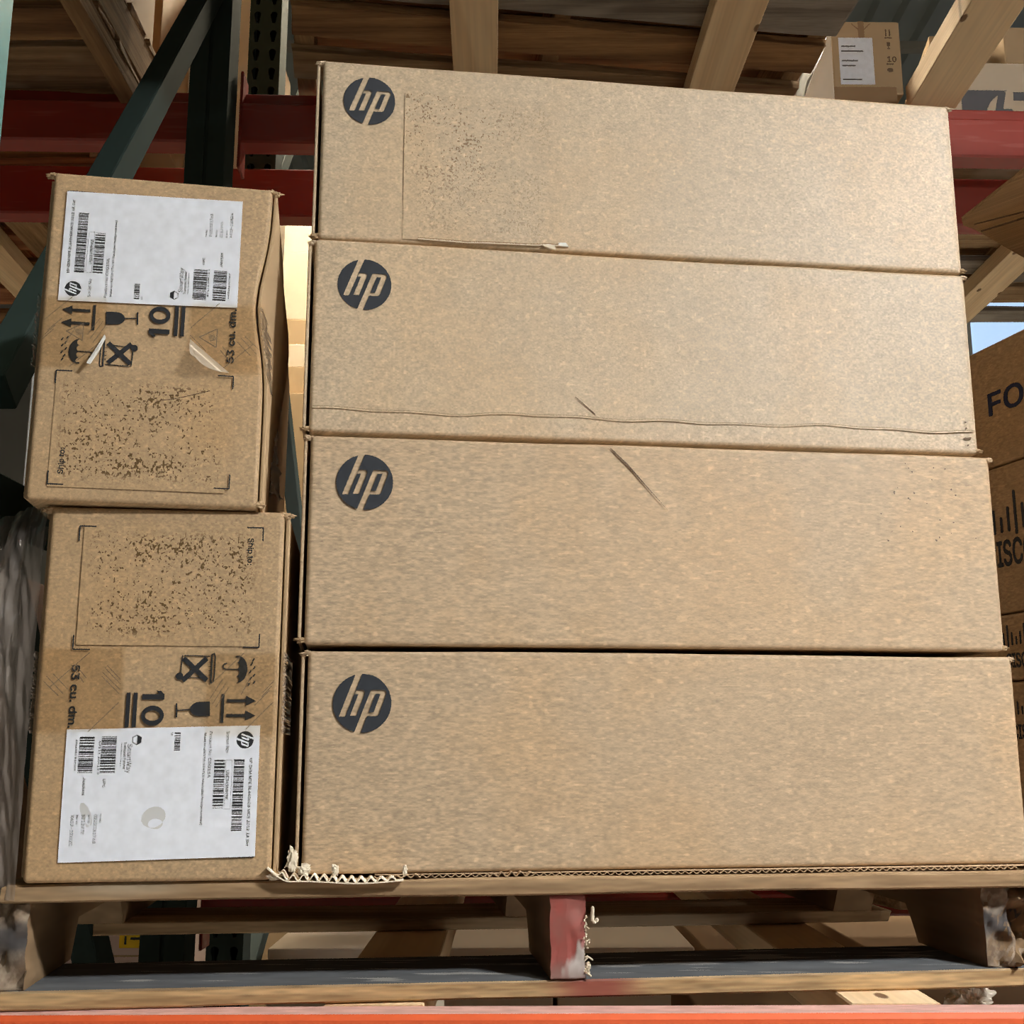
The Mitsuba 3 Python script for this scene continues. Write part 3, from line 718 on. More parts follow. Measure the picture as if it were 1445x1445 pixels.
LAB = [(322.6, 205.0), (326.2, 30.1), (208.6, 29.7), (204.4, 204.9)]
def square_carton(label, O, yw, tilt, w, h, bs, flip, serial, wo, boxid, crush):
    k = thing('square_carton', label, 'cardboard box', None)
    M = yawM(O, yw, tilt)
    D = 0.64
    def dent(v):
        v = v.copy()
        n1 = meshkit.fbm(v * 8 + 40 * w, 3) - .5
        inside = np.clip(np.minimum(v[:, 2], h - v[:, 2]) / .02, 0, 1) * np.clip(np.minimum(v[:, 0], w - v[:, 0]) / .02, 0, 1)
        v[:, 1] += np.where(v[:, 1] < .01, 1, 0) * n1 * .0022 * inside
        if crush:
            e = np.clip((v[:, 0] - (w - .03)) / .03, 0, 1) * np.clip(1 - v[:, 1] / .25, 0, 1)
            f = np.exp(-((v[:, 2] - .196) / .05) ** 2)
            v[:, 0] -= e * f * .011
            v[:, 0] += np.clip((v[:, 0] - (w - .012)) / .012, 0, 1) * .012 * np.exp(-((v[:, 2] - .182) / .055) ** 2) * np.exp(-((v[:, 1] - .18) / .09) ** 2)
        return v
    put('body', rbox(w, D, h, .0045, 16, 18, 26, dent), bs, k, smooth=True, M=M)
    put('side_wall', cbox(-.0042, -.0012, .012, D - .01, .004, h - .004, .0008), 'kraft_plain', k, M=M)
    sw = cbox(w + .0012, w + .0046, .004, D - .01, .002, h - .004, .0008)
    if crush:
        sw = sw.subdivide_to_size(.03); v = np.array(sw.vertices)
        v[:, 0] += -.011 * np.exp(-((v[:, 2] - .196) / .05) ** 2) * np.clip(1 - v[:, 1] / .10, 0, 1) + .012 * np.exp(-((v[:, 2] - .20) / .07) ** 2) * np.exp(-((v[:, 1] - .16) / .08) ** 2)
        sw.vertices = v
    put('side_wall', sw, 'kraft_plain', k, M=M)
    for (cx, cz, s_) in ((.001, h - .003, 1), (w - .001, h - .003, -1), (w - .001, .004, -1)):
        put('corner_fold', scrap(cx - s_ * .002, .0045, cz, .006, cx * 19 + cz * 31, (1.3, .6, .6)), bs, k, smooth=True, M=M)
    ex, ez, out = M[:3, 0], M[:3, 2], -M[:3, 1]
    kx, kz = w / AT, h / AS
    if not flip:      # reads upwards: s = up, t = left
        AM = frame(M[:3, 3] + ex * w, ez * kz, -ex * kx, out * .001)
    else:             # reads downwards
        AM = frame(M[:3, 3] + ez * h, -ez * kz, ex * kx, out * .001)
    def ink(name, P, bs_='ink_black', z=1.1, d=.25, parent=k, label=None):
        m = P if isinstance(P, trimesh.Trimesh) else prism(P, d)
        if isinstance(P, trimesh.Trimesh):
            m = m.copy(); v = np.array(m.vertices); v[:, 2] = v[:, 2] / max(1e-9, v[:, 2].max()) * d; m.vertices = v
        else:
            m = m.copy()
        m.apply_translation((0, 0, z))
        return put(name, m, bs_, parent, M=AM, label=label)
    # rubbed address field
    na, nb = 24, 24
    ss_, tt = np.meshgrid(np.linspace(14, 131, na), np.linspace(32, 200, nb), indexing='ij')
    V = np.stack([ss_, tt, np.full(ss_.shape, 1.35)], -1).reshape(-1, 3)
    q = [(a * nb + b, (a + 1) * nb + b, (a + 1) * nb + b + 1, a * nb + b + 1) for a in range(na - 1) for b in range(nb - 1)]
    uv = np.stack([(ss_ - 14) / 117, (tt - 32) / 168], -1).reshape(-1, 2)
    put('address_field', trimesh.Trimesh(V @ AM[:3, :3].T + AM[:3, 3], np.array([(a, b, c) for a, b, c, d in q] + [(a, c, d) for a, b, c, d in q]), process=False), 'kraft_speckled', k, uv=uv, label='speckled rubbed address field')
    for c_ in (corner(131.7, 200.6, -13, -15), corner(135.3, 29.6, -13.4, 15.5), corner(16.5, 200.0, 13, -15), corner(18.8, 28, 14.5, 15)):
        ink('bracket_print', c_, z=1.5)
    ink('address_text', text_poly('Ship to:', 27, 186.4, 26, 5.0, True), z=1.5)
    # handling marks
    ink('arrow_print', arrow(195.4, 173, 200)); ink('arrow_print', arrow(181.8, 173, 200))
    ink('arrow_bar', artbox(175.5, 202, 167.9, 170.6))
    ink('glass_print', glass()); ink('umbrella_print', umbrella()); ink('truck_print', truck())
    ink('number_print', unary_union([artbox(176.0, 181.0, 95.3, 115.4), Polygon([(176.2, 115.4), (176.2, 110.6), (172.8, 108.2), (172.8, 111.8)])]))
    ink('number_print', oval0(186.6, 204.9, 95.3, 115.8, 4.4))
    ink('bar_print', artbox(174.8, 206.6, 87.4, 91.0)); ink('bar_print', artbox(174.8, 206.6, 81.0, 84.6))
    ink('volume_text', text_poly('53 cu. dm.', 149.8, 30.4, 57.5, 6.8, True))
    # shipping label
    lb = ink('shipping_label', Polygon(LAB), 'label_paper', 1.4, .35, label='white printed shipping label')
    ink('edge_mark', artbox(321, 323.6, 176, 204), 'ink_black', 1.3, .2); ink('edge_mark', artbox(322, 325.0, 31.5, 49), 'ink_black', 1.3, .2)
    def li(name, P, bs_='ink_black'):
        return ink(name, P, bs_, 1.80, .15, lb)
    lg = affinity.translate(affinity.scale(LOGO, 7.9, 7.9, origin=(0, 0)), 217.7, 191.4)
    li('logo_print', lg)
    for args in (('HP OEM MFE BL460cG8 MCS 2012 1A Svr', 234.3, 196.4, 79, 2.5), ('Serial No', 209.8, 174.2, 19.6, 2.9), ('Product No', 210.2, 158.6, 21.5, 2.7), ('Made in UNITED STATES (Includes foreign content)', 211.4, 153.9, 83, 1.9),
                 ('SmartWay', 221.8, 85.0, 26, 4.2), ('Transport Partner', 219.8, 81.8, 24.6, 2.3), ('Getting There With Cleaner Air', 220.5, 79.2, 22, 1.0), ('UPC', 253, 64.8, 7.4, 2.3), ('JAN/EAN', 251.6, 47.0, 15.6, 2.2), ('US', 211.0, 123.6, 3, 1.6),
                 ('SO NO.', 283.9, 64.2, 8, 1.5), ('WO ID', 284.2, 54.0, 8, 1.5), ('Box ID', 284.7, 43.6, 8, 1.5), ('0202331768', 284.3, 59.2, 25.4, 2.8), (wo, 284.3, 48.5, 17.4, 2.8), (boxid, 284.5, 38.8, 27.4, 2.8), ('87111 30912 2', 218.8, 59.2, 30, 1.5), ('4988382 960309', 217.6, 38.4, 28, 1.5)):
        li('label_text', text_poly(*args, True) if args[4] < 2.6 else text_poly(*args))
    for args in ((serial, 245.3, 175.6, 26.4, 2.6, True), ('C0G15A', 234.2, 158.6, 18, 2.6, True)):
        li('label_text', text_poly(*args))
    li('frame_print', artbox(236, 280, 174.9, 180.6).boundary.buffer(.12), 'ink_grey')
    li('barcode', barcode(235.5, 299.8, 182.2, 191.8, 3)); li('barcode', barcode(236, 279.4, 164.3, 174.0, 4))
    li('barcode', barcode(211, 228, 127, 132.3, 5)); li('barcode', barcode(214.9, 247.8, 61.4, 75.0, 6, 1.2)); li('barcode', barcode(215.1, 247.4, 41.8, 55.0, 7, 1.1))
    hexa = affinity.rotate(Point(0, 0).buffer(1, 2), 22)
    hx = Polygon([(217.8 + 4.4 * math.cos(a), 93 + 4.4 * math.sin(a)) for a in np.linspace(0, 2 * math.pi, 7)])
    li('emblem_print', unary_union([hx.boundary.buffer(.3), hx.intersection(sbox(213, 93.2, 223, 99))]))
    # clear tape with printed line pattern
    if not flip:
        TL = Polygon([(208.4, 219.6), (210.8, 157.6), (186, 157), (168.6, 156.4), (150, 166), (136.4, 170.5), (135.2, 219.0)])
        TR = Polygon([(211, 75.2), (213, 2), (139.8, 1), (138.4, 34), (172, 74.5)])
    else:
        TL = Polygon([(214, 219.6), (214, 154.5), (137, 153.5), (137, 219.0)])
        TR = Polygon([(210.5, 79), (211, 1), (133.6, 1), (132.6, 77), (170, 78.6)])
    ink('packing_tape', TL, 'tape_clear', 2.4, .05, label='clear packing tape over the arrow marks')
    ink('packing_tape', TR, 'tape_clear', 2.4, .05, label='clear packing tape over the volume mark')
    hl = unary_union([ln(.55, *pp) for pp in HATCH_L]).intersection(TL)
    hr = unary_union([ln(.55, *pp) for pp in HATCH_R]).intersection(TR)
    ink('tape_print', hl, 'ink_line', 2.55, .06); ink('tape_print', hr, 'ink_line', 2.55, .06)
    if not flip:
        ink('tape_print', tri_sign((172.5, 183.5), 10.5), 'ink_line', 2.55, .06); ink('tape_print', tri_sign((174.5, 54), 11.5), 'ink_line', 2.55, .06)
    # crinkled tape folded round the side edges
    r_ = np.random.default_rng(8 if flip else 9)
    s0, s1 = (137, 212) if not flip else (136, 212)
    for side, (a0, a1) in enumerate(((-.0052, -.0012), (w + .0012, w + .0056))):
        nz_ = 70
        zz = np.linspace(s0, s1, nz_) * kz if not flip else h - np.linspace(s0, s1, nz_) * kz
        ys = np.array([.0005, .004, .010, .05, .12])
        V, F = [], []
        for a_, z_ in enumerate(zz):
            for b_, y_ in enumerate(ys):
                xo = (a0 if side == 0 else a1) + r_.normal(0, .0008) * (1 if b_ < 4 else .4) + (0.0010 if side == 0 else -.0010) * (b_ == 0)
                if crush and side == 1: xo -= .011 * math.exp(-((z_ - .196) / .05) ** 2) * max(0, 1 - y_ / .1)
                V.append((xo, y_ + r_.normal(0, .0004), z_))
        for a_ in range(nz_ - 1):
            for b_ in range(4):
                i0 = a_ * 5 + b_
                F += [(i0, i0 + 1, i0 + 6), (i0, i0 + 6, i0 + 5)]
        put('tape_fold', trimesh.Trimesh(np.array(V), np.array(F), process=False), 'stretch_film', k, M=M)
    return k, AM, ink

uk, uAM, uink = square_carton('upper left square carton with white label at its top and peeling tape', (-.2442, -.0557, 1.7711), 9.25, -.008, .2000, .3130, 'kraft_brown', False, 'USE349MHA3', '8212993', 'X452-2ZWZ4', True)
lk, lAM, link_ = square_carton('lower left square carton with its white label below, standing on the pallet', (-.2274, -.0384, 1.4455), 7.2, -.0017, .2050, .3235, 'kraft_brown', True, 'USE349MH9K', '8212978', 'X452-2ZWZC', False)
# peeled tape ends on the upper carton
def curl_sheet(p_root0, p_root1, dirv, length, lift, AM, n=10):
    """sheet leaving the face along dirv (art mm) and curling outwards by lift (mm)"""
    V, F = [], []
    for i in range(n + 1):
        t = i / n
        for p in (p_root0, p_root1):
            V.append((p[0] + dirv[0] * length * math.sin(t * 1.4) / 1.0, p[1] + dirv[1] * length * math.sin(t * 1.4), 2.6 + lift * (1 - math.cos(t * 1.5))))
    for i in range(n):
        a = 2 * i
        F += [(a, a + 1, a + 3), (a, a + 3, a + 2)]
    return moved(trimesh.Trimesh(np.array(V), np.array(F), process=False), AM)
def lifted_corner(AM, n=14):
    fa, fb, tip = np.array([172., 74.5]), np.array([138.6, 34.]), np.array([139.4, 74.5])
    V, F = [], []
    for i in range(n + 1):
        for j in range(n + 1):
            a, b = i / n, j / n
            base = fa * (1 - b) + fb * b
            p = base + (tip - base) * a
            ax = (fb - fa) / np.linalg.norm(fb - fa)
            nrm = (tip - fa) - ((tip - fa) @ ax) * ax; L0 = np.linalg.norm(nrm); nrm /= L0
            d = (p - fa) @ nrm
            th = min(1.9, d / 13.0)
            V.append((*(p - nrm * (d - 13.0 * math.sin(d / 13.0)) * .9), 2.6 + 13.0 * (1 - math.cos(th)) * .9))
    for i in range(n):
        for j in range(n):
            q = i * (n + 1) + j
            F += [(q, q + 1, q + n + 2), (q, q + n + 2, q + n + 1)]
    return moved(trimesh.Trimesh(np.array(V), np.array(F), process=False), AM)
put('peeled_tape', lifted_corner(uAM), 'tape_lifted', uk, label='tape corner curling off the carton', smooth=True)
m_ = prism(Polygon([(171, 157.4), (168, 155.8), (150, 161.5), (136.5, 167), (137.5, 171), (152, 165.5)]), .4)
v = np.array(m_.vertices); v[:, 2] += 2.6 + 9 * np.clip((165 - v[:, 0]) / 30, 0, 1) ** 1.3; m_.vertices = v
put('peeled_tape', moved(m_, uAM), 'steel_white', uk, label='white curled sliver of tape')
put('crease', moved(prism(LineString([(106.5, 97), (108, 88), (112.5, 72), (118.7, 52.2)]).buffer(.35), .15), uAM @ np.array([[1, 0, 0, 0], [0, 1, 0, 0], [0, 0, 1, 1.6], [0, 0, 0, 1.0]])), 'ink_brown', uk)
for P, nm in ((affinity.scale(Point(287, 112).buffer(1, 20), 9, 11), 'stain'), (affinity.scale(Point(284, 52).buffer(1, 20), 11, 4), 'stain')):
    mm = moved(prism(affinity.rotate(P, 25).symmetric_difference(affinity.translate(affinity.scale(P, .5, .6), 6, 2)), .05), lAM @ np.array([[1, 0, 0, 0], [0, 1, 0, 0], [0, 0, 1, 1.77], [0, 0, 0, 1.0]]))
    put(nm, mm, 'stain_grey', lk + '__shipping_label')

# shiny strap of bunched film hanging between the stacks
def film_strip(pts, wid, seed, n=60):
    r_ = np.random.default_rng(seed)
    P = np.array(pts, float)
    t = np.linspace(0, 1, n); q = np.stack([np.interp(t, np.linspace(0, 1, len(P)), P[:, i]) for i in range(3)], 1)
    V, F = [], []
    for i in range(n):
        for j in range(5):
            f = j / 4 - .5
            V.append(q[i] + np.array([r_.normal(0, .0016), f * wid, r_.normal(0, .002)]))
    for i in range(n - 1):
        for j in range(4):
            a = i * 5 + j
            F += [(a, a + 1, a + 6), (a, a + 6, a + 5)]
    return trimesh.Trimesh(np.array(V), np.array(F), process=False)
put('film_shred', film_strip([(-.060, .10, 2.02), (-.064, .12, 1.93), (-.066, .13, 1.86), (-.058, .12, 1.81)], .045, 3), 'tape_gloss', uk, label='bunched shiny film on the right side')

# ------------------------------------------------------------------ overhead pallet on the right bay
def plain_pallet(label, O, yw, w, d, ys_bottom, ys_top, mats_b, mats_t, bs_s, strs, flip_end=0.0, zg=.090, bt=.018):
    k = thing('wooden_pallet', label, 'pallet', None)
    M = yawM(O, yw)
    for i, (y0, y1) in enumerate(ys_bottom):
        put('bottom_board', board(0, w, y0, y1, 0, bt, 60 + i + int(w * 100), .003, 14, .006), mats_b[i % len(mats_b)], k, M=M)
    for x0, x1 in strs:
        put('stringer', cbox(x0, x1, 0, d, bt, bt + zg), bs_s, k, M=M)
    for i, (y0, y1) in enumerate(ys_top):
        put('deck_board', board(0, w, y0, y1, bt + zg, 2 * bt + zg, 90 + i, .002, 12, .006), mats_t[i % len(mats_t)], k, M=M)
    return k
plain_pallet('weathered wooden pallet overhead, grey front board showing above the long cartons', (-.100, -.055, 2.879), 7.2, 1.018, 1.26,
             [(.0, .12), (.42, .53), (.655, .867), (.90, .992), (1.045, 1.14)], [(0, .13), (.16, .28), (.31, .43), (.46, .58), (.61, .73), (.76, .88), (.91, 1.03), (1.035, 1.14), (1.15, 1.26)],
             ['wood_grey', 'wood_brown', 'wood_grey', 'wood_brown', 'wood_old'], ['wood_brown', 'wood_old'], 'wood_stringer', [(.0, .038), (.485, .518), (.98, 1.018)])
k = thing('carton', 'big brown carton load on the overhead pallet above the long cartons', 'cardboard box', None)
put('body', rbox(.98, 1.23, .7, .006), 'kraft_dark', k, smooth=30, M=yawM((-.085, -.03, 3.006), 7.2))
plain_pallet('dark wooden pallet overhead at the upper left, left of the dark green post', (-1.55, -.02, 2.879), 0.0, 0.985, 1.26,
             [(.0, .1), (.5, .6), (.74, .84), (.87, .965), (.99, 1.135), (1.15, 1.25)], [(0, .13), (.16, .28), (.31, .43), (.46, .58), (.61, .73), (.76, .88), (.90, 1.02), (1.03, 1.14), (1.15, 1.26)],
             ['wood_old', 'wood_brown'], ['wood_old', 'wood_brown'], 'wood_stringer', [(.0, .038), (.47, .508), (.95, .985)])
k = thing('carton', 'dark carton load on the upper left pallet', 'cardboard box', None)
put('body', rbox(.95, 1.22, .7, .006), 'kraft_dark', k, smooth=30, M=yawM((-1.54, .02, 3.006), 0))

# ------------------------------------------------------------------ back rack: upper level pallets, supports, cartons
for i, (x0, w, lab) in enumerate(((-1.22, .095, 'pale timber under the back rack pallet, left of the upper left carton'), (-1.07, .09, 'brown timber with a rounded end behind the upper left carton'), (1.515, .092, 'pale pine timber of the back rack beside the right edge of the second long carton'))):
    support(lab, x0, w, 1.50 if i == 1 else 1.62, 2.6, 2.840, hgt=.045, bsdf='wood_stringer' if i == 1 else 'pine_new', seed=30 + i, skew=-.05 if i == 0 else 0)
def slat_pallet(label, x0, x1, y0, ms):
    return plain_pallet(label, (x0, y0, 2.887), 0.0, x1 - x0, 1.15, [(0, .10), (.19, .29), (.38, .48), (.56, .66), (.75, .85), (.95, 1.05)], [(0, .14), (.17, .31), (.34, .48), (.51, .65), (.68, .82), (.85, 1.0), (1.02, 1.15)], ms, ms, 'wood_stringer', [(0, .04), ((x1 - x0) * .48, (x1 - x0) * .48 + .04), (x1 - x0 - .04, x1 - x0)])
slat_pallet('reddish slatted pallet in the back rack behind the upper left carton', -1.75, -.75, 1.445, ['wood_red_brown', 'wood_brown'])
slat_pallet('slatted pallet in the back rack at the right edge behind the beam', 1.12, 2.12, 1.43, ['wood_old', 'wood_grey'])
slat_pallet('slatted pallet in the back rack behind the long cartons', -.25, .80, 1.45, ['wood_brown', 'wood_old'])

def carton(label, O, yw, w, d, h, bs, cat='cardboard box', group=None, name='carton'):
    k = thing(name, label, cat, group)
    M = yawM(O, yw)
    put('body', rbox(w, d, h, .005, 2, 2, 2), bs, k, smooth=30, M=M)
    return k, frame(M[:3, 3], M[:3, 0], M[:3, 2], -M[:3, 1]), M
# small carton with a white label, top right
kA, FA, _ = carton('small brown carton with a white label above the right end of the long cartons', (1.035, 1.70, 3.222), 0.5, .182, .22, .212, 'kraft_plain')
oz = lambda z: np.array([[1, 0, 0, 0], [0, 1, 0, 0], [0, 0, 1, z], [0, 0, 0, 1.0]])
put('shipping_label', moved(prism(sbox(.018, .028, .108, .163), .0005), oz(.0003)), 'label_paper', kA, M=FA, label='white label')
put('label_text', moved(prism(unary_union([sbox(.024, .028 + a, .024 + b, .028 + a + .004) for a, b in ((.108, .038), (.094, .058), (.066, .042), (.052, .036), (.012, .05))]), .0003), oz(.0010)), 'ink_grey', kA + '__shipping_label', M=FA)
t10 = meshkit.text_mesh('10', .015, .0004, True); t10.apply_translation((.142, .094, .0004))
put('number_print', t10, 'ink_brown', kA, M=FA)
put('handling_print', moved(prism(unary_union([sbox(.143, .168, .1465, .188), sbox(.153, .168, .1565, .188), sbox(.140, .162, .160, .165), sbox(.146, .140, .154, .151), sbox(.149, .132, .151, .141), sbox(.146, .131, .154, .133), sbox(.141, .086, .160, .089), affinity.scale(Point(.150, .070).buffer(1), .008, .006)]), .0003), oz(.0003)), 'ink_brown', kA, M=FA)
put('packing_tape', moved(prism(unary_union([sbox(.072, .163, .088, .212), ln(.003, (.055, .205), (.08, .18)), ln(.003, (.105, .205), (.08, .18))]), .0002), oz(.0002)), 'kraft_dark', kA, M=FA)
carton('brown carton under the small labelled carton at the upper right', (.99, 1.66, 3.014), 0.0, .195, .30, .207, 'kraft_dark')
kB, FB, MB_ = carton('tan carton with a shaded left side behind the knotty timber at the upper right', (1.372, 1.90, 3.014), -8.0, .34, .40, .51, 'kraft_plain')
put('flap', cbox(-.004, 0, -.10, .005, .1, .43), 'kraft_dark', kB, M=MB_)
kC, FC, _ = carton('tan carton with a dark rectangular letter logo above the red beam at the right edge', (1.20, 1.47, 3.014), 1.0, .60, .30, .155, 'kraft_pale')
RR = .10
hpc = Point(.205, -.003).buffer(.085, 30)
rect = sbox(.070, -.03, .33, .074).buffer(.004)
hh = unary_union([Polygon([(.158, .08), (.176, .08), (.158, .0), (.140, .0)]), Polygon([(.160, .030), (.185, .030), (.189, .024), (.182, .0), (.165, .0), (.171, .018), (.158, .018)]), sbox(.192, .052, .24, .074)])
rc = affinity.translate(unary_union([rect.difference(hpc), hh.intersection(sbox(0, 0, .33, .074))]), 0, .003).intersection(sbox(0.01, .002, .59, .15))
put('logo_print', moved(prism(rc, .0004), oz(.0003)), 'ink_grey', kC, M=FC, label='dark rectangular letter logo')
carton('tan carton on top of the carton with the rectangular logo, at the right edge', (1.385, 1.48, 3.170), 1.0, .42, .33, .10, 'kraft_plain')
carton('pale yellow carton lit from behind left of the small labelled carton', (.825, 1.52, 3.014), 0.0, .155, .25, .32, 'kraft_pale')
bs = thing('black_plastic_sheet', 'edge of a black plastic sheet hanging beside the overhead pallet end', 'plastic sheet')
n_ = 16
V, F = [], []
for i in range(n_):
    t = i / (n_ - 1)
    for j, y in enumerate((1.28, 1.36, 1.46)):
        V.append((.845 + .085 * t + .012 * math.sin(t * 5 + j), y, 3.00 + .22 * t))
for i in range(n_ - 1):
    for j in range(2):
        a = i * 3 + j
        F += [(a, a + 1, a + 4), (a, a + 4, a + 3)]
put('sheet', trimesh.Trimesh(np.array(V), np.array(F), process=False), 'plastic_black', bs, smooth=True)
carton('pale carton glimpsed between the two green posts', (-.80, 1.80, 3.014), 0.0, .30, .5, .6, 'kraft_pale')
carton('dark brown carton above the red beam, left of the diagonal brace', (-.85, 1.50, 3.014), 0.0, .19, .25, .6, 'kraft_dark')
# bright cartons beyond the gap between the two stacks
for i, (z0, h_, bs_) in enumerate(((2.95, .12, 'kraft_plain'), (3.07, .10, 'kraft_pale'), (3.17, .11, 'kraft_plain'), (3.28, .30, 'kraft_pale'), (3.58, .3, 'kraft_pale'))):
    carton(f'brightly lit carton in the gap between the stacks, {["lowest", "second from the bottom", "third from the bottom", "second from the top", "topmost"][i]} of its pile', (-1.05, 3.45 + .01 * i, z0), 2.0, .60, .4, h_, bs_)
carton('pallet load carton under the bright pile between the stacks', (-1.1, 3.4, 0.0), 2.0, .7, .5, 2.945, 'kraft_plain')

# back rack lower level: pale cartons seen through the pallet opening
for i, (x0, w, y0, z1, bs_, lab) in enumerate(((-1.02, .42, 1.85, 1.24, 'kraft_pink', 'pale carton with yellow stickers seen through the left pallet opening'),
                                      (-.34, .26, 1.62, 1.13, 'kraft_pale', 'pale carton seen through the pallet opening, just right of the white brace'),
                                      (.045, .235, 1.62, 1.13, 'kraft_pale', 'pale carton seen through the pallet opening left of the red stringer end'),
                                      (.29, .30, 1.62, 1.13, 'kraft_pale', 'pale carton seen through the pallet opening right of the red stringer end'),
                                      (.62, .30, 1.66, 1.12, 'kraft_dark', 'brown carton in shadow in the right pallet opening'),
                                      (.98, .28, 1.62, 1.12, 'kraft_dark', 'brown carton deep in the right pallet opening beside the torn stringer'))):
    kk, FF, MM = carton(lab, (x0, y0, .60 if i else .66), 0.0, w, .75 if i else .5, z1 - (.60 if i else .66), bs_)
    if not i: carton('plain carton carrying the pale carton with yellow stickers', (x0, y0, 0.0), 0.0, w, .5, .655, 'kraft_plain')
    if i == 0:
        for j, (su, sv) in enumerate(((.285, .435), (.285, .365), (.15, .365))):
            put('sticker', moved(prism(sbox(su, sv, su + .058, sv + .034), .0006), oz(.0004)), 'label_yellow', kk, M=FF, label='yellow sticker')
            put('sticker_print', moved(prism(unary_union([sbox(su + .012, sv + .008, su + .017, sv + .027), sbox(su + .026, sv + .018, su + .05, sv + .024)]), .0003), oz(.0011)), 'ink_black', kk, M=FF)
        put('seam', moved(prism(sbox(.0, .415, .42, .419), .0005), oz(.0004)), 'kraft_plain', kk, M=FF)
k = thing('wooden_pallet', 'pallet deck carrying the pale cartons deep in the back rack', 'pallet')
for j in range(5):
    put('deck_board', board(-.36, 1.4, 1.6 + j * .2, 1.74 + j * .2, .57, .595, 120 + j), 'wood_old', k)
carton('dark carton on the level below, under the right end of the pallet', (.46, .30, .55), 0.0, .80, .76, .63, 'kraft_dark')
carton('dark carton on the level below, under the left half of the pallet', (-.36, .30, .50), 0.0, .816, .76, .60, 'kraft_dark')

# crumpled film scrap under the right end
def crumple(c, r, seed, sq):
    m = trimesh.creation.icosphere(subdivisions=4, radius=1)
    u = np.array(m.vertices)
    nz = meshkit.fbm(u * 3.2 + seed, 4)
    m.vertices = u * (r * (.3 + 1.4 * nz))[:, None] * np.array(sq) + c
    return m
k = thing('film_scrap', 'crumpled clear film scrap under the bottom right end of the pallet', 'plastic film')
put('film', crumple((.655, .21, 1.300), .020, 3, (1.0, .9, 1.3)), 'tape_curl', k, smooth=False)

# ------------------------------------------------------------------ neighbouring stack at the right edge
nd = np.array([.2706, -.9627, 0.0])       # along its left face, from far to near
nn = np.array([-.9627, -.2706, 0.0])      # outward (towards the long cartons)
F0 = np.array([.80, .25, 0.0]) - nd * .45
NL = .66
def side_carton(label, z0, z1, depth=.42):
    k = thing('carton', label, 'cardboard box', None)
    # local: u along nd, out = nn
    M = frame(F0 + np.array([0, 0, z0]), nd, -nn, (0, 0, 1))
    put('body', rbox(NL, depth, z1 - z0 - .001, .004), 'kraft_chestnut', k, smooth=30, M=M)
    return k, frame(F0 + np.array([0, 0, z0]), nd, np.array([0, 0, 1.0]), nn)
def uofy(y): return (F0[1] - y) / .9627
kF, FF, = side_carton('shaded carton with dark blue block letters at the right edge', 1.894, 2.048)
t_ = meshkit.text_mesh('FOXCONN', .027, .0005, True)
b_ = t_.bounds; t_.apply_transform(np.diag([.248 / (b_[1][0] - b_[0][0]), 1, 1, 1])); t_.apply_translation((uofy(.3335), 1.958 - 1.894, .0003))
mat('ink_blue', (0.012, 0.016, 0.045), 0.6, 0.3)
put('maker_text', t_, 'ink_blue', kF, M=FF, label='dark blue block letters')
def cisco(k, F, y3, pitch, zb, hs, zt, th, tl):
    ps = []
    for j, hgt in enumerate((.35, .6, 1.0, .6, .35, .6, 1.0, .6, .35)):
        u = uofy(y3) + (j - 2) * pitch
        ps.append(LineString([(u, zb + (0.12 * hs if hgt > .9 else 0) * -1), (u, zb + hs * hgt)]).buffer(pitch * .17))
    put('bar_logo', moved(prism(unary_union(ps), .0004), oz(.0003)), 'ink_black', k, M=F, label='row of dark vertical bars')
    t = meshkit.text_mesh('CISCO', th, .0004, True)
    b = t.bounds; t.apply_transform(np.diag([tl / (b[1][0] - b[0][0]), 1, 1, 1])); t.apply_translation((uofy(y3 + .006), zt, .0003))
    put('maker_text', t, 'ink_black', k, M=F)
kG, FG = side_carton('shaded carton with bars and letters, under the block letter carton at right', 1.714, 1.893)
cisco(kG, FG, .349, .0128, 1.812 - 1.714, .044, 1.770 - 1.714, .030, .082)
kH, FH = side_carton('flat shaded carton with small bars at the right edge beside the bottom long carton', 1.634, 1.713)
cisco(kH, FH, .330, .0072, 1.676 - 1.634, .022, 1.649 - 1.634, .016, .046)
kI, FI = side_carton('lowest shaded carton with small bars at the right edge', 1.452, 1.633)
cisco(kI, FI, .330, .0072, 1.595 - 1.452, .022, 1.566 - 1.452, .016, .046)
k = thing('wooden_pallet', 'wooden pallet under the shaded cartons at the right edge', 'pallet')
NM = frame(F0, nd, -nn, (0, 0, 1))
for j in range(4):
    put('deck_board', board(0.0, NL, .005 + j * .11, .09 + j * .11, 1.433, 1.451, 140 + j), 'wood_old', k, M=NM)
for j in range(2):
    put('stringer', cbox(.02, NL - .02, .01 + j * .36, .05 + j * .36, 1.3575, 1.433), 'wood_stringer', k, M=NM)
put('bottom_board', cbox(.02, .11, 0.0, .42, 1.342, 1.3575), 'wood_old', k, M=NM)
put('bottom_board', cbox(.55, .64, 0.0, .42, 1.342, 1.3575), 'wood_old', k, M=NM)
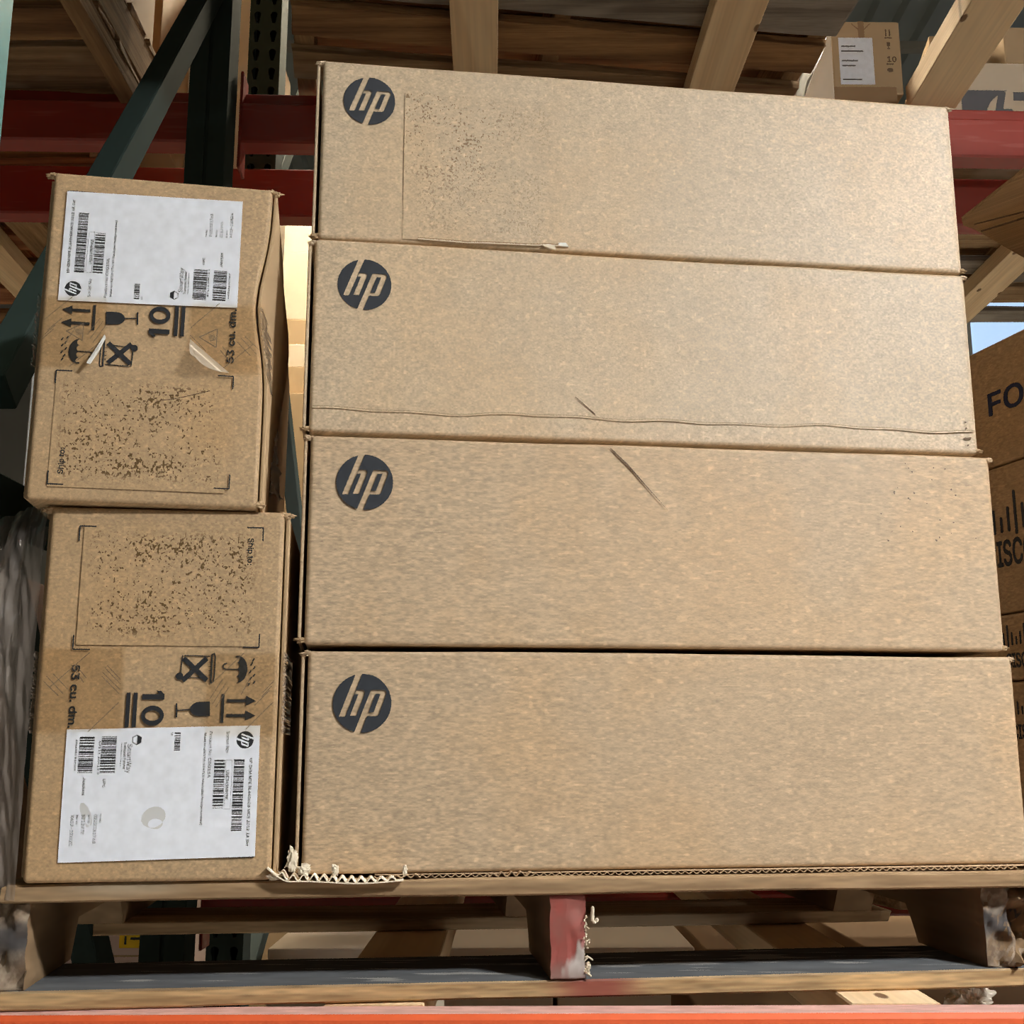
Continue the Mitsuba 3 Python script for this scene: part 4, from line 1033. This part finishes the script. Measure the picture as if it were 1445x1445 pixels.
# open carton above it with a flap hanging out to the left
ko = thing('carton', 'open carton at the right edge whose flap juts out above the block letter carton', 'cardboard box', None)
put('body', rbox(.36, .34, .164, .004), 'kraft_chestnut', ko, smooth=30, M=frame((.985, .10, 2.050), (.9627, .2706, 0), (-.2706, .9627, 0), (0, 0, 1)))
top = np.array([(.761, .323, 2.216), (.769, .339, 2.216), (.786, .349, 2.216), (.884, .434, 2.216), (.976, .510, 2.216), (1.015, .16, 2.218), (.790, .16, 2.216), (.774, .258, 2.216)])
V = np.vstack([top, top + (.0, .0, .004)])
n_ = len(top)
F = [(0, i + 1, i) for i in range(1, n_ - 1)] + [(n_, n_ + i, n_ + i + 1) for i in range(1, n_ - 1)]
for i in range(n_):
    j = (i + 1) % n_
    F += [(i, j, n_ + j), (i, n_ + j, n_ + i)]
put('flap', trimesh.Trimesh(V, np.array(F), process=False), 'kraft_chestnut', ko, label='open flap seen from below')
put('flap_print', trimesh.util.concatenate([beam_between(top[2] + (.012, .005, -.0008), top[5] + (-.03, .01, -.0025), .0006, .003), beam_between(top[1] + (.012, -.005, -.0008), top[5] + (-.05, .04, -.0025), .0006, .002)]), 'ink_brown', ko)

# ------------------------------------------------------------------ wrapped load in the left bay
carton('pinkish brown wrapped carton at the left edge, topmost under the film', (-1.00, .34, 1.60), 3.0, .50, .6, .20, 'kraft_pink')
carton('grey brown wrapped carton at the left edge beside the lower left carton', (-1.00, .34, 1.30), 3.0, .51, .6, .29, 'kraft_dark')
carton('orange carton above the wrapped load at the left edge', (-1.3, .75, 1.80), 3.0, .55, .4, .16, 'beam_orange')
k = thing('stretch_film', 'wrinkled clear stretch film round the load at the left edge', 'plastic film')
def film(p0, p1, z0, z1, seed, slope):
    ny, nz = 70, 110
    fy, fz = np.meshgrid(np.linspace(0, 1, ny), np.linspace(0, 1, nz), indexing='ij')
    p0, p1 = np.array(p0), np.array(p1)
    d = (p1 - p0) / np.linalg.norm(p1 - p0); nrm = np.array([d[1], -d[0]])
    z = z0 + (z1 - z0) * fz + slope * (fy - .5) * fz
    xy = p0 + fy[..., None] * (p1 - p0)
    q = np.stack([fy * 3.1 + seed, fz * 1.2, z * 0], -1)
    w1 = meshkit.fbm(q * 2.2, 3) - .5
    w2 = meshkit.fbm(np.stack([fy * 16 + seed, fz * 4 + fy * 3, z * 0 + 3], -1), 3) - .5
    w3 = meshkit.noise(np.stack([fy * 52 + fz * 26, fz * 16 + seed, z * 0 + 5], -1)) - .5
    off = (.013 * w1 + .013 * w2 + .0075 * w3) * np.clip((1 - fy) * 3 + .12, 0, 1) - .012 * np.clip((fz - .86) / .14, 0, 1) ** 2
    xy = xy + off[..., None] * nrm
    V = np.concatenate([xy, (z + .02 * w1 * fz)[..., None]], -1).reshape(-1, 3)
    q_ = [(a * nz + b, (a + 1) * nz + b, (a + 1) * nz + b + 1, a * nz + b + 1) for a in range(ny - 1) for b in range(nz - 1)]
    return trimesh.Trimesh(V, np.array([(a, b, c) for a, b, c, d in q_] + [(a, c, d) for a, b, c, d in q_]), process=False)
put('sheet', film((-.345, .004), (-.2325, -.037), 1.432, 1.768, 0.0, .03), 'stretch_film', k, smooth=True)
put('sheet', film((-.350, .020), (-.240, -.020), 1.440, 1.745, 4.0, .03), 'stretch_film', k, smooth=True)

# ------------------------------------------------------------------ groups of alike things
GROUPS = {'long_carton': 'long cartons stacked on the right', 'square_carton': 'square cartons stacked on the left', 'rack_beam': 'rack beams', 'pallet_support': 'timbers laid front to back', 'high_bay_lamp': 'high bay lamps', 'rack_frame': 'rack frames', 'wooden_pallet': 'wooden pallets'}
for k_, d_ in labels.items():
    if 'category' in d_:
        b_ = k_.rstrip('0123456789').rstrip('_')
        if b_ in GROUPS:
            d_['group'] = GROUPS[b_]
        elif d_['label'].startswith('brightly lit carton'):
            d_['group'] = 'brightly lit cartons between the stacks'
        elif 'shaded carton' in d_['label']:
            d_['group'] = 'shaded cartons at the right edge'
